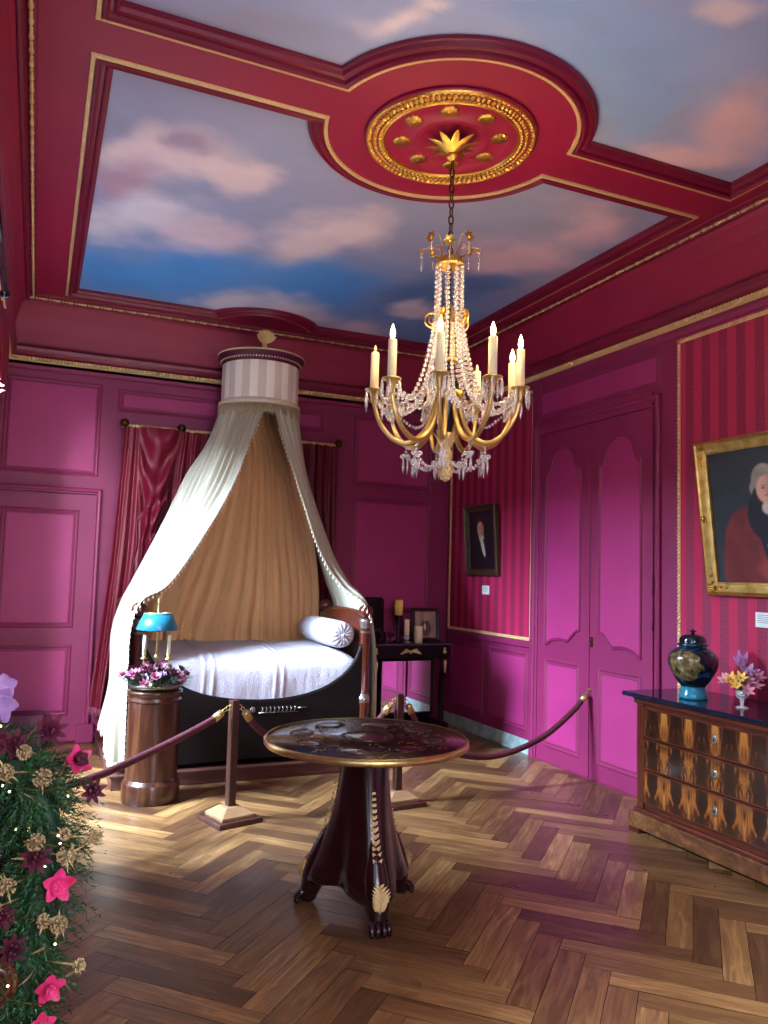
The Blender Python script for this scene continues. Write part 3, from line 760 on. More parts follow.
# ------------------------------------------------------------------ canopy crown and its drapes
CC = (1.83, 7.17)
def crown():
    t = thing('bed_canopy', 'striped cream drum crown with carved purple cornice above the bed', 'bed canopy', (CC[0], CC[1], 3.03))
    # the drum's mesh is built about its own axis so its stripes run round it
    d = MB().lathe([(.352, .04), (.354, .1), (.354, .36), (.352, .42)], (0, 0, 0), 64, caps=False)
    o = build('striped_drum', d, 'drum_stripe'); o.parent = t; o.location = (0, 0, 0)
    c = (CC[0], CC[1], 0)
    build('cornice_cap', MB().lathe([(.345, 3.43), (.358, 3.43), (.36, 3.45), (.366, 3.452), (.372, 3.475), (.385, 3.485), (.400, 3.505), (.403, 3.515), (.30, 3.53), (.001, 3.54)], c, 72), 'paint_plum', t)
    m = MB()
    for k in range(84):
        a = 2*PI*k/84; m.ball((CC[0]+.366*math.cos(a), CC[1]+.366*math.sin(a), 3.462), .0095, 6, 4)
    m.lathe([(.402, 3.512), (.406, 3.516), (.406, 3.524), (.398, 3.528)], c, 72, caps=False)
    build('bead_row', m, 'gold_soft', t)
    m = MB().lathe([(.350, 3.03), (.378, 3.04), (.378, 3.075), (.356, 3.09)], c, 64, caps=False); build('braid_band', m, 'drum_braid', t)
    ringp = [Vector((CC[0]+.375*math.cos(2*PI*k/120), CC[1]+.375*math.sin(2*PI*k/120), 3.05)) for k in range(121)]
    build('fringe', fringe(ringp, .10, .0105, .0042), 'fringe_tan', t)
    m = MB(); b = Vector((1.77, 6.85, 3.59))
    for k in range(9):
        a = R_(-80+20*k); petal(m, b, Vector((math.sin(a)*.9, -.25, math.cos(a)*.9+.25)), Vector((0, -1, .2)), .115, .05, .35)
    for k in range(6):
        a = R_(-60+24*k); petal(m, b+Vector((0, -.012, 0)), Vector((math.sin(a)*.8, -.5, math.cos(a)*.7)), Vector((0, -1, .2)), .08, .05, .4)
    m.ball(b, .025, 8, 6); m.tube([b, b+Vector((.01, .04, -.07))], .02, 8)
    build('palmette', m, 'gold_soft', t)
crown()
def ringpt(a, r=.330, z=3.06): return Vector((CC[0]+r*math.cos(R_(a)), CC[1]+r*math.sin(R_(a)), z))
def drapes():
    # left drape: thrown over the foot posts, falling outside the bed
    rows = [[ringpt(-92), ringpt(-125), ringpt(-160), ringpt(-195), ringpt(-225)],
            [(1.66, 6.74, 2.70), (1.52, 6.84, 2.68), (1.41, 6.98, 2.66), (1.38, 7.15, 2.68), (1.45, 7.3, 2.74)],
            [(1.47, 6.55, 2.25), (1.36, 6.72, 2.27), (1.27, 6.92, 2.30), (1.20, 7.10, 2.32), (1.25, 7.27, 2.42)],
            [(1.22, 6.32, 1.84), (1.13, 6.55, 1.86), (1.07, 6.78, 1.87), (1.02, 6.98, 1.88), (1.03, 7.2, 1.95)],
            [(.92, 6.06, 1.44), (.87, 6.30, 1.44), (.84, 6.58, 1.44), (.80, 6.86, 1.43), (.78, 7.12, 1.46)],
            [(.71, 5.90, 1.315), (.695, 6.15, 1.27), (.68, 6.45, 1.25), (.675, 6.75, 1.24), (.68, 7.08, 1.25)],
            [(.635, 5.875, 1.12), (.605, 6.10, 1.05), (.60, 6.4, 1.02), (.61, 6.7, 1.0), (.63, 7.05, 1.0)],
            [(.63, 5.87, .75), (.585, 6.05, .68), (.59, 6.35, .64), (.61, 6.65, .62), (.63, 6.95, .62)],
            [(.635, 5.87, .19), (.57, 5.98, .18), (.575, 6.25, .20), (.57, 6.55, .27), (.55, 6.85, .31)]]
    g = cloth(rows, 120, 90, 9, amps=[.024, .026, .026, .024, .02, .014, .018, .022, .026], seed=2)
    t = thing('canopy_curtain', 'cream curtain swept left from the crown over the foot of the bed', 'bed curtain', (.6, 6.3, .2))
    build('drape', MB().grid(g), 'linen_cream', t)
    build('bobble_trim', tassels([r[0] for r in g[4:]]), 'cream_trim', t)
    build('hem_fringe', fringe(g[-1], .05, .014, .004), 'cream_trim', t)
    # right drape: over the head posts
    rows = [[ringpt(-88), ringpt(-60), ringpt(-30), ringpt(0), ringpt(40)],
            [(2.0, 6.55, 2.40), (2.10, 6.64, 2.40), (2.18, 6.80, 2.42), (2.22, 7.0, 2.46), (2.22, 7.2, 2.5)],
            [(2.13, 6.20, 1.74), (2.24, 6.36, 1.77), (2.33, 6.55, 1.80), (2.37, 6.8, 1.83), (2.38, 7.1, 1.86)],
            [(2.27, 6.02, 1.45), (2.36, 6.15, 1.48), (2.43, 6.4, 1.50), (2.47, 6.7, 1.5), (2.48, 7.05, 1.5)],
            [(2.43, 5.90, 1.30), (2.48, 6.02, 1.31), (2.52, 6.3, 1.29), (2.54, 6.6, 1.28), (2.56, 7.02, 1.28)],
            [(2.53, 5.93, 1.05), (2.56, 6.08, 1.02), (2.58, 6.35, 1.0), (2.60, 6.6, 1.0), (2.60, 7.0, 1.0)],
            [(2.57, 5.98, .65), (2.60, 6.12, .62), (2.61, 6.4, .6), (2.62, 6.65, .6), (2.62, 7.0, .6)],
            [(2.58, 6.0, .17), (2.61, 6.15, .17), (2.62, 6.4, .17), (2.63, 6.7, .17), (2.63, 7.0, .17)]]
    g = cloth(rows, 100, 80, 7, amps=[.02, .018, .016, .014, .012, .016, .02, .022], seed=5)
    t = thing('canopy_curtain', 'cream curtain swept right from the crown over the bed head', 'bed curtain', (2.6, 6.4, .17))
    build('drape', MB().grid(g), 'linen_cream', t)
    build('bobble_trim', tassels([r[0] for r in g[4:52]]), 'cream_trim', t)
    # back drape
    rows = [[ringpt(-215, .31), ringpt(-240, .31), ringpt(-270, .31), ringpt(-300, .31), ringpt(-325, .31)],
            [(1.42, 7.12, 2.5), (1.6, 7.28, 2.5), (1.85, 7.33, 2.5), (2.08, 7.28, 2.5), (2.20, 7.12, 2.5)],
            [(1.10, 7.05, 1.9), (1.45, 7.22, 1.9), (1.83, 7.27, 1.9), (2.15, 7.22, 1.9), (2.36, 7.06, 1.9)],
            [(.82, 7.06, 1.45), (1.3, 7.15, 1.4), (1.8, 7.18, 1.4), (2.2, 7.15, 1.4), (2.44, 7.08, 1.45)],
            [(.72, 7.10, 1.1), (1.2, 7.12, 1.0), (1.75, 7.13, 1.0), (2.2, 7.12, 1.0), (2.46, 7.10, 1.1)],
            [(.72, 7.10, .5), (1.2, 7.12, .5), (1.75, 7.13, .5), (2.2, 7.12, .5), (2.46, 7.1, .5)]]
    g = cloth(rows, 140, 60, 14, amps=[.03, .03, .028, .028, .026, .024], seed=8, drift=1.2)
    o = build('canopy_curtain', MB().grid(g), 'linen_tan'); tag(o, 'tan pleated back curtain hanging behind the bed under the crown', 'bed curtain')
drapes()

# ------------------------------------------------------------------ red wall curtains on a gilded pole
def red_curtains():
    t = thing('curtain_pole', 'gilded curtain pole with rosette finials on the back wall', 'curtain pole', (1.7, 7.46, 2.82))
    m = MB()
    for k in range(51):
        x = .66+k*.041; m.lathe([(.017, -.016), (.021, -.008), (.017, 0), (.021, .008), (.017, .016)], (x, 7.46, 2.825), 10, Matrix.Rotation(PI/2, 4, 'Y'))
    m.tube([(.66, 7.46, 2.825), (2.72, 7.46, 2.825)], .015, 10)
    build('pole', m, 'gold_soft', t)
    for x in (.665, 1.17, 2.25, 2.725):
        m = MB().lathe([(.035, 0), (.04, .01), (.03, .022), (.034, .03), (.016, .045), (.001, .05)], (x, 7.44, 2.845), 24, Matrix.Rotation(PI/2, 4, 'X'), rib=.12, nrib=8)
        m.tube([(x, 7.44, 2.845), (x, 7.575, 2.845)], .012, 8)
        build('rosette_finial', m, 'bronze_dark', t)
    def one(nm, lab, rows, folds, amps, seed, mat='red_silk', hem=False):
        g = cloth(rows, 70, 70, folds, amps=amps, seed=seed)
        t = thing(nm, lab, 'curtain', tuple(Vector(rows[-1][0])))
        build('drape', MB().grid(g), mat, t)
        if hem: build('hem_fringe', fringe(g[-1], .07, .012, .004), 'mauve_petal', t)
    Y = 7.43
    one('red_curtain', 'crimson silk curtain falling straight to a fringed hem beside the panelled door',
        [[(.665, Y, 2.81), (.72, Y-.01, 2.81), (.78, Y-.02, 2.81), (.84, Y, 2.81)],
         [(.645, Y, 2.3), (.70, Y, 2.3), (.78, Y, 2.3), (.86, Y, 2.3)],
         [(.60, Y, 1.6), (.67, Y-.02, 1.6), (.76, Y-.03, 1.6), (.86, Y, 1.6)],
         [(.54, Y, .9), (.62, Y-.02, .9), (.70, Y-.03, .9), (.80, Y, .9)],
         [(.49, Y-.02, .33), (.56, Y-.05, .32), (.62, Y-.04, .32), (.70, Y, .33)]], 2, [.012, .02, .025, .028, .03], 3, hem=True)
    # swagged silk: pulled into deep drooping folds between the finials
    nu, nv = 60, 130; g = []
    for j in range(nv+1):
        v = j/nv; row = []; z0 = 2.815-2.5*v
        xl = .79+.02*math.sin(v*5)-.03*v-.06*max(0, v-.4); xr = 1.17-.34*min(1, (v/.62))**1.2-.05*max(0, v-.6)
        for i in range(nu+1):
            u = i/nu; sag = (.22*math.sin(PI*min(1, v*1.5))*(1-min(1, v/.75))+.05*math.sin(PI*v*2)*0)
            x = xl+(xr-xl)*u
            z = z0-4*u*(1-u)*sag*1.2
            d = .05*max(0, 1-v*1.2)*math.sin(2*PI*(v*7.5+.55*(u-.5)**2*4+.12*noise.noise(Vector((u*2, v*5, 1)))))*math.sin(PI*u)**.7
            d += .022*math.sin(2*PI*(u*3+.3*noise.noise(Vector((u, v*3, 4)))))*min(1, v*2+.15)+.02*noise.noise(Vector((u*5, v*14, 2)))
            row.append(Vector((x, Y-.02-d-.05*math.sin(PI*u)*(1-v), z)))
        g.append(row)
    tag(build('red_curtain', MB().grid(g), 'red_silk'), 'glossy crimson silk curtain swagged in drooping folds between two finials', 'curtain')
    one('red_curtain', 'crimson curtain right of the first swag, half hidden by the bed canopy',
        [[(1.15, Y, 2.81), (1.3, Y-.02, 2.81), (1.45, Y-.02, 2.81), (1.6, Y, 2.81)],
         [(1.10, Y, 2.4), (1.27, Y-.03, 2.3), (1.42, Y-.03, 2.3), (1.6, Y, 2.4)],
         [(1.05, Y, 1.6), (1.2, Y-.02, 1.6), (1.35, Y-.02, 1.6), (1.5, Y, 1.6)],
         [(.95, Y, .32), (1.1, Y-.02, .32), (1.25, Y-.02, .32), (1.4, Y, .32)]], 5, [.02, .03, .03, .03], 6)
    one('red_curtain', 'crimson curtain darkened in colour for shade at the right end of the pole',
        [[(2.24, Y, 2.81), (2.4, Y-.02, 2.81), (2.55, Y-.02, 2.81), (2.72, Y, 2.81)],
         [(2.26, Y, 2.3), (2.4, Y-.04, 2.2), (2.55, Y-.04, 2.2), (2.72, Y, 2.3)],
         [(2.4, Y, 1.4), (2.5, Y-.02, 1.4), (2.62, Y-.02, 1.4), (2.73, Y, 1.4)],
         [(2.45, Y, .3), (2.55, Y-.02, .3), (2.65, Y-.02, .3), (2.76, Y, .3)]], 5, [.02, .03, .03, .03], 9, 'red_silk_shaded')
    g = cloth([[(-.31, 5.52, 3.24), (-.30, 5.65, 3.24), (-.29, 5.8, 3.24), (-.285, 5.92, 3.24)],
               [(-.31, 5.54, 3.0), (-.29, 5.66, 3.0), (-.28, 5.8, 3.0), (-.27, 5.94, 3.0)],
               [(-.31, 5.56, 2.72), (-.29, 5.66, 2.74), (-.285, 5.78, 2.72), (-.28, 5.85, 2.70)]], 40, 24, 3, (.015, .025), 3)
    t = thing('red_curtain', 'red window curtain with gold tassel edge at the far left', 'curtain', (-.27, 5.9, 2.7))
    build('drape', MB().grid(g), 'red_silk', t); build('tassel_edge', tassels([r[-1] for r in g], .04, .03, .008), 'gold_soft', t)
    t = thing('curtain_rod', 'dark window curtain rod end high on the far left', 'curtain rod', (-.26, 4.6, 3.17))
    m = MB().tube([(-.26, 3.6, 3.17), (-.26, 5.18, 3.17)], .02, 10); m.ball((-.26, 5.2, 3.17), .03, 12, 8); build('rod', m, 'ebony', t)
    m = MB()
    m.tube([(-.349, 4.6, 3.17), (-.26, 4.6, 3.17)], .012, 8)
    build('bracket', m, 'ebony', t)
red_curtains()

# ------------------------------------------------------------------ pedestal cabinet, lamp, flowers
PC = (.79, 5.60)
def pedestal():
    t = thing('pedestal_cabinet', 'round mahogany pedestal cabinet in front of the bed foot', 'pedestal cabinet', (PC[0], PC[1], 0))
    c = (PC[0], PC[1], 0)
    build('cylinder_body', MB().lathe([(.17, .13), (.17, .69)], c, 48, caps=False), 'walnut_z', t)
    build('base_plinth', MB().lathe([(.187, 0), (.19, .01), (.19, .115), (.183, .13), (.172, .14), (.17, .15)], c, 48), 'walnut_z', t)
    build('top_moulding', MB().lathe([(.17, .655), (.177, .66), (.177, .668), (.172, .675), (.174, .70), (.182, .71), (.182, .725), (.17, .73)], c, 48), 'walnut_z', t)
    q = random.Random(11)
    t = thing('flower_wreath', 'mauve and green flower wreath on the round pedestal cabinet', 'flower arrangement', (PC[0], PC[1], .73))
    build('dish', MB().lathe([(.10, .731), (.16, .735), (.185, .765), (.18, .77), (.15, .745), (.001, .742)], c, 36), 'pewter', t)
    m = MB()
    for k in range(620):
        a = q.uniform(0, 2*PI); r = q.uniform(.05, .215); b = Vector((PC[0]+r*math.cos(a), PC[1]+r*math.sin(a), .76+q.uniform(-.0, .07)))
        d = Vector((math.cos(a), math.sin(a), q.uniform(-.4, .8))); petal(m, b, d, Vector((0, 0, 1)), q.uniform(.04, .09), .010, .1, 2)
    build('foliage', m, 'leaf_dark', t)
    for nme, cnt, mat, L, r1 in (('blossom', 20, 'mauve_petal', .045, .235), ('blossom', 22, 'burgundy_petal', .045, .235), ('blossom', 6, 'lilac_petal', .028, .2), ('blossom', 5, 'paper', .02, .17)):
        for k in range(cnt):
            a = q.uniform(0, 2*PI) if k > 3 else q.uniform(-2.6, -.6); r = q.uniform(.06, r1); cc = Vector((PC[0]+r*math.cos(a), PC[1]+r*math.sin(a), .775+.075*q.random()+.05*(1-r/.2)))
            up = Vector((math.cos(a)*.6, math.sin(a)*.6, .8)).normalized(); m = MB()
            s1 = up.cross(Vector((0, 0, 1))).normalized(); s2 = up.cross(s1)
            for ly in range(2):
                for p in range(7):
                    an = 2*PI*(p+.5*ly)/7; petal(m, cc, s1*math.cos(an)+s2*math.sin(an)+up*(.25+.6*ly), up, L*(1-.25*ly), L*.6, .35, 3)
            m.ball(cc+up*.008, .007, 6, 4)
            build(nme, m, mat, t)
pedestal()
def lamp():
    x, y = PC[0]-.005, PC[1]; c = (x, y, 0)
    t = thing('bouillotte_lamp', 'brass candle lamp with blue metal shade on the pedestal cabinet', 'lamp', (x, y, .745))
    build('base', MB().lathe([(.055, .745), (.055, .76), (.02, .775), (.014, .82), (.02, .84), (.012, .86)], c, 24), 'brass', t)
    m = MB().tube([(x, y, .85), (x, y, 1.29)], .0045, 8); m.lathe([(.011, .93), (.016, .945), (.008, .96)], c, 12); build('stem', m, 'brass', t)
    m = MB().lathe([(.001, 1.285), (.009, 1.295), (.004, 1.305), (.010, 1.32), (.003, 1.335), (.001, 1.345)], c, 10); build('finial', m, 'brass', t)
    s_ = build('lamp_shade', MB().lathe([(.138, 1.128), (.140, 1.132), (.094, 1.238), (.092, 1.238), (.136, 1.131)], c, 48, caps=False), 'tole_blue', t)
    m = MB().lathe([(.093, 1.234), (.096, 1.24), (.092, 1.243)], c, 48, caps=False)
    for k in range(3): a = 2*PI*k/3; m.tube([(x, y, 1.236), (x+.093*math.cos(a), y+.093*math.sin(a), 1.236)], .002, 5)
    build('shade_rim', m, 'brass', s_)
    rx, ry = math.cos(R_(-23.5)), math.sin(R_(-23.5))
    for sg, lab in ((-1, 'left'), (1, 'right')):
        dx, dy = rx*sg*.083, ry*sg*.083
        p = [Vector((x+dx*f, y+dy*f, z)) for f, z in ((.05, .86), (.35, .84), (.7, .85), (.98, .89), (1, .93))]
        a = build('candle_arm', MB().tube(catmull(p, 6), .0045, 8), 'brass', t)
        cc = (x+dx, y+dy, 0)
        build('candle_socket', MB().lathe([(.006, .925), (.024, .93), (.025, .934), (.011, .937), (.013, .955), (.015, .965), (.012, .966)], cc, 16), 'brass', a)
        k = thing('candle', 'short unlit ivory candle on the %s arm of the blue-shaded lamp' % ('bed-side' if sg > 0 else 'curtain-side'), 'candle', (x+dx, y+dy, .966), 'candles of the blue-shaded lamp')
        build('wax_stick', MB().lathe([(.0125, .958), (.0115, 1.085), (.008, 1.09), (.001, 1.092)], cc, 16), 'wax_white', k)
        build('wick', MB().tube([(cc[0], cc[1], 1.09), (cc[0]+.002, cc[1], 1.102)], .0012, 4), 'ebony', k)
lamp()

# ------------------------------------------------------------------ stanchions and ropes
def stanchion(x, y, rot, lab):
    t = thing('stanchion', lab, 'stanchion', (0, 0, 0), 'wooden rope stanchions')
    s = .15
    build('lower_base', MB().lathe([(s*1.414, 0), (s*1.414, .018), (s*1.36, .03), (.1, .03)], (0, 0, 0), 4, Matrix.Rotation(PI/4, 4, 'Z')), 'stanchion_wood', t, bevel=.002)
    m = MB().lathe([(.112*1.414, .03), (.112*1.414, .048), (.05*1.414, .092), (.03, .092)], (0, 0, 0), 4, Matrix.Rotation(PI/4, 4, 'Z')); m.sm = [False]*len(m.f)
    build('upper_base', m, 'stand_base', t, bevel=.002)
    m = MB().box((-.026, -.026, .09), (.026, .026, .735)); build('post', m, 'stanchion_wood', t, bevel=.006)
    m = MB()
    for sg in (-1, 1):
        c = Vector((sg*.042, 0, .688)); m.tube([c+Vector((.014*math.cos(a*PI/6)*1, 0, .014*math.sin(a*PI/6))) for a in range(12)], .003, 6, closed=True)
        m.lathe([(.009, 0), (.009, .004), (.004, .006), (.004, .016)], (sg*.026, 0, .702), 8, Matrix.Rotation(sg*PI/2, 4, 'Y'))
    build('eye_ring', m, 'brass', t)
    for o in scene.collection.objects:
        if o.parent == t: 
            pass
    t.location = (x, y, 0); t.rotation_euler = (0, 0, rot)
    return t
stanchion(1.19, 4.99, R_(16), 'wooden rope stanchion with stepped base in a sunlit tone between pedestal and marquetry table')
stanchion(2.335, 5.0, R_(5), 'wooden rope stanchion behind the round marquetry table')
def rope(pts, lab, r=.0215, cap_r=.024, h0=True, h1=True):
    P = catmull(pts, 14); t = thing('barrier_rope', lab, 'rope', tuple(Vector(pts[len(pts)//2])), 'burgundy barrier ropes')
    L = [0]
    for a, b in zip(P, P[1:]): L.append(L[-1]+(b-a).length)
    T_ = L[-1]; c = .10
    core = [p for p, l in zip(P, L) if c*.7 < l < T_-c*.7]
    build('rope_cord', MB().tube(core, r, 12), 'crimson_cord', t)
    for end, use in ((0, h0), (1, h1)):
        if not use: continue
        seq = [p for p, l in zip(P, L) if (l < c if end == 0 else l > T_-c)]
        if end: seq = seq[::-1]
        a, b = seq[0], seq[-1]; d = (b-a).normalized()
        m = MB().tube([a+d*.028, a+d*.032, a+d*.04, a+d*.098], [.006, cap_r*.8, cap_r, cap_r], 16)
        cp = build('rope_cap', m, 'brass', t)
        s1 = d.cross(Vector((.2, 1, 0))).normalized(); m = MB()
        m.tube([a+d*(.012+.016*math.cos(q))+s1*.009*math.sin(q) for q in [2*PI*i/12 for i in range(12)]], .0028, 6, closed=True); build('snap_hook', m, 'brass', cp)
hook = lambda x, y, rot, sg: (x+sg*.056*math.cos(rot), y+sg*.056*math.sin(rot), .684)
rope([hook(1.19, 4.99, R_(16), -1), (1.02, 4.93, .615), (.66, 4.77, .492), (.28, 4.57, .405), (-.1, 4.4, .41), (-.325, 4.30, .50)], 'burgundy barrier rope sagging left from the stanchion past the pedestal')
rope([hook(1.19, 4.99, R_(16), 1), (1.34, 5.02, .56), (1.52, 5.03, .43), (1.76, 5.03, .37), (2.0, 5.02, .43), (2.17, 5.0, .55), hook(2.335, 5.0, R_(5), -1)], 'burgundy barrier rope between the two stanchions, mostly behind the table')
rope([hook(2.335, 5.0, R_(5), 1), (2.50, 5.01, .50), (2.72, 5.03, .33), (2.98, 5.05, .255), (3.25, 5.06, .262), (3.58, 5.08, .36), (3.86, 5.10, .53), (4.02, 5.115, .675)], 'burgundy barrier rope sagging from the rear stanchion to the double door')
m = MB().tube([(4.03, 5.115, .69), (4.043, 5.115, .69)], .01, 8)
m.tube([Vector((4.022+.012*math.cos(a*PI/5), 5.115, .688+.012*math.sin(a*PI/5))) for a in range(10)], .0028, 6, closed=True)
tag(build('rope_hook', m, 'brass'), 'small brass hook on the double door holding the rope', 'hook')

# ------------------------------------------------------------------ marquetry pedestal table
TC = (1.475, 3.51)
def table():
    t = thing('marquetry_table', 'round brass-rimmed marquetry table on three lion paw feet', 'table', (TC[0], TC[1], 0))
    c = (TC[0], TC[1], 0)
    build('tabletop', MB().lathe([(.44, .756), (.468, .757), (.468, .780), (.466, .783), (.001, .783)], c, 96), 'table_dark', t)
    build('brass_rim', MB().lathe([(.466, .753), (.476, .754), (.478, .758), (.481, .760), (.481, .776), (.478, .778), (.477, .782), (.472, .786), (.464, .784)], c, 96, caps=False), 'brass', t)
    def oval(cx, cy, rot, a, b, z, inner):
        M = Matrix.Translation((cx, cy, z)) @ Matrix.Rotation(rot, 4, 'Z') @ Matrix.Diagonal((1, b/a, 1, 1))
        m = MB().lathe([(a, 0), (a*.985, .0018), (a*.9, .0018), (a*.88, .0006)], (0, 0, 0), 40, caps=False); m.xf(M)
        p = build('inlay_ring', m, 'bronze_dark', t)
        m = MB().lathe([(a*.88, .0008), (a*.5, .0012), (.0001, .0016)], (0, 0, 0), 40); m.xf(M); build('inlay_oval', m, inner, p)
    oval(TC[0], TC[1], 0, .13, .13, .783, 'inlay_plum')
    for k in range(8):
        a = 2*PI*(k+.3)/8; oval(TC[0]+.315*math.cos(a), TC[1]+.315*math.sin(a), a+PI/2, .085, .058, .783, 'inlay_grey' if k % 2 else 'inlay_plum')
    m = MB(); q = random.Random(5)
    for k in range(8):                     # small leaf sprays of inlay between the ovals
        a = 2*PI*(k+.8)/8
        for j in range(16):
            r = .17+.26*q.random(); b = a+q.uniform(-.13, .13)*(.2/r+.3); p = Vector((TC[0]+r*math.cos(b), TC[1]+r*math.sin(b), .7835))
            petal(m, p, Vector((q.uniform(-1, 1), q.uniform(-1, 1), 0)), Vector((0, 0, 1)), .026, .011, 0, 2)
    build('inlay_sprays', m, 'brass', t)
    af = R_(-97); nseg = 96
    prof = [(.14, .757, 0), (.118, .745, 0), (.113, .70, .04), (.116, .6, .08), (.126, .5, .12), (.142, .4, .17), (.165, .3, .22), (.187, .22, .26), (.20, .17, .29), (.210, .125, .32), (.20, .105, .32), (.03, .10, .1)]
    rows = []
    for r, z, k in prof:
        row = []
        for i in range(nseg):
            th = 2*PI*i/nseg; w = math.cos(3*(th-af)); rr = r*(1+k*(.5*w+.5*abs(w)**1.5*(1 if w > 0 else -.6)))
            zz = z + (.03*(1-w)/2 if z < .2 else 0)
            row.append(Vector((TC[0]+rr*math.cos(th), TC[1]+rr*math.sin(th), zz)))
        rows.append(row)
    build('column', MB().grid(rows, True), 'table_dark', t)
    for k in range(3):
        a = af+2*PI*k/3; d = Vector((math.cos(a), math.sin(a), 0)); s = Vector((-d.y, d.x, 0)); o = Vector((TC[0], TC[1], 0)); u = Vector((0, 0, 1))
        path = catmull([o+d*.165+u*.36, o+d*.19+u*.28, o+d*.215+u*.20, o+d*.235+u*.13, o+d*.25+u*.075, o+d*.262+u*.04], 5)
        n = len(path); rad = [max(.012, [.02, .042, .056, .060, .048, .040][min(5, int(i/5))]+([.022, .014, .004, -.012, -.008, 0][min(5, int(i/5))])*(i/5-int(i/5))) for i in range(n)]
        m = MB().tube(path, rad, 16)
        m.ball(o+d*.262+u*.034, .042, 14, 8, .8)
        f = build('paw_foot', m, 'table_dark', t)
        m = MB()
        for j, off in enumerate((-.033, -.012, .012, .033)):
            b = o+d*.275+s*off; e = o+d*(.315-.006*abs(j-1.5))+s*off*1.15
            m.tube(catmull([b+u*.05, b.lerp(e, .5)+u*.052, e+u*.03, e+d*.006+u*.012], 4), [.013]*3+[.014]*4+[.015]*3+[.011]*3, 8)
            m.ball(e+u*.014, .0135, 8, 6)
        build('toes', m, 'table_dark', f)
        m = MB(); m.ball(o+d*.280+u*.135, .034, 14, 10, 1.75, Matrix.Rotation(a, 4, 'Z') @ Matrix.Diagonal((.55, 1, 1, 1)))     # acanthus plate on the knee
        for i in range(9):
            tt = i/8; cpt = o+d*(.278+.030*math.sin(PI*tt)*1)+u*(.080+.115*tt); wv = .046*math.sin(PI*(.15+.8*(1-tt)))
            for sg in (-1, 1): petal(m, cpt-u*.0, (s*sg+u*.75), d, wv*1.15, .014, -.12, 2)
        m.tube([o+d*.285+u*.08, o+d*.311+u*.135, o+d*.285+u*.195], .004, 6)
        if k == 0 or True: build('acanthus_mount', m, 'gold_soft', f)
        m = MB()
        for i in range(12):
            z = .27+.026*i; r = .118+.0
            rr = np.interp(z, [.2, .3, .4, .5, .6], [.258, .206, .170, .146, .132])
            cpt = o+d*(rr+.006)+u*z; w = .024*(1-i/13)
            for sg in (-1, 1): petal(m, cpt, s*sg*.7+u, d, w*1.35+.006, .017, .15, 2)
            m.ball(cpt, .006*(1.2-i/14), 6, 4)
        build('palm_mount', m, 'gold_soft', t)
plain('inlay_plum', '22101a', '3a1e2a', .2, scale=12, bs=0); plain('inlay_grey', '35323a', '5a5660', .2, scale=12, bs=0)
MATS['inlay_plum'].node_tree.nodes['Principled BSDF'].inputs['Coat Weight'].default_value = .5
MATS['inlay_grey'].node_tree.nodes['Principled BSDF'].inputs['Coat Weight'].default_value = .5
table()

# ------------------------------------------------------------------ chest of drawers and what stands on it
def chest():
    Y0, Y1 = 2.74, 3.99; XF = 3.515
    t = thing('chest_of_drawers', 'flame-veneered chest of three drawers with dark marble top by the right wall', 'chest of drawers', (3.78, 3.36, 0))
    build('carcass', MB().box((XF+.012, Y0, .14), (4.045, Y1, .812)), 'mahogany_y', t, bevel=.004)
    build('marble_top', MB().box((3.475, Y0-.09, .822), (4.05, Y1+.095, .85)), 'marble_dark', t, bevel=.006)
    m = MB().box((XF-.012, Y0-.02, .785), (4.045, Y1+.02, .822)); build('frieze_moulding', m, 'mahogany_y', t, bevel=.008)
    p = MB()
    pf = [(XF-.03, .02), (XF-.03, .118), (XF-.022, .132), (XF-.005, .14), (XF+.03, .15)]
    m = MB().box((XF-.03, Y0-.045, .03), (4.045, Y1+.045, .125)); pl = build('plinth', m, 'burr_veneer', t, bevel=.006)
    build('plinth_step', MB().box((XF-.012, Y0-.02, .12), (4.045, Y1+.02, .15)), 'mahogany_y', pl, bevel=.01)
    m = MB()
    for ya, yb in ((Y1-.05, Y1+.045), (Y0-.045, Y0+.05)):
        for xa, xb in ((XF-.03, XF+.06), (3.97, 4.045)): m.box((xa+.004, ya+.004*(ya > 3), 0), (xb, yb-.004, .032))
    build('bracket_feet', m, 'mahogany_y', pl)
    for ya, yb in ((Y1-.055, Y1), (Y0, Y0+.055)): build('corner_stile', MB().box((XF, ya, .15), (XF+.02, yb, .785)), 'mahogany_z', t, bevel=.004)
    zs = [(.59, .765), (.398, .578), (.19, .386)]
    for z0, z1 in zs:
        d = build('drawer', MB().box((XF-.004, Y0+.065, z0), (XF+.03, Y1-.065, z1)), 'flame_veneer', t, bevel=.003)
        m = slabs(lambda s, z, q: Vector((XF-.004-q, s, z)), [(Y0+.062, Y1-.062, z0-.003, z0+.006, -.01, .005), (Y0+.062, Y1-.062, z1-.006, z1+.003, -.01, .005), (Y0+.062, Y0+.071, z0, z1, -.01, .005), (Y1-.071, Y1-.062, z0, z1, -.01, .005)])
        build('drawer_beading', m, 'mahogany_y', d, bevel=.002)
        for yk in (3.365,):
            M = Matrix.Rotation(-PI/2, 4, 'Y'); c = (XF-.004, yk, (z0+z1)/2+.005)
            m = MB().lathe([(.021, 0), (.021, .003), (.014, .005), (.008, .004)], c, 32, M, sx=1.25, rib=.12, nrib=10)
            e = build('keyhole_plate', m, 'pewter', d); m = MB().box((c[0]-.008, yk-.002, c[2]-.010), (c[0]-.004, yk+.002, c[2]+.004)); m.ball((c[0]-.005, yk, c[2]+.005), .004, 8, 4)
            build('keyhole', m, 'ebony', e)
chest()
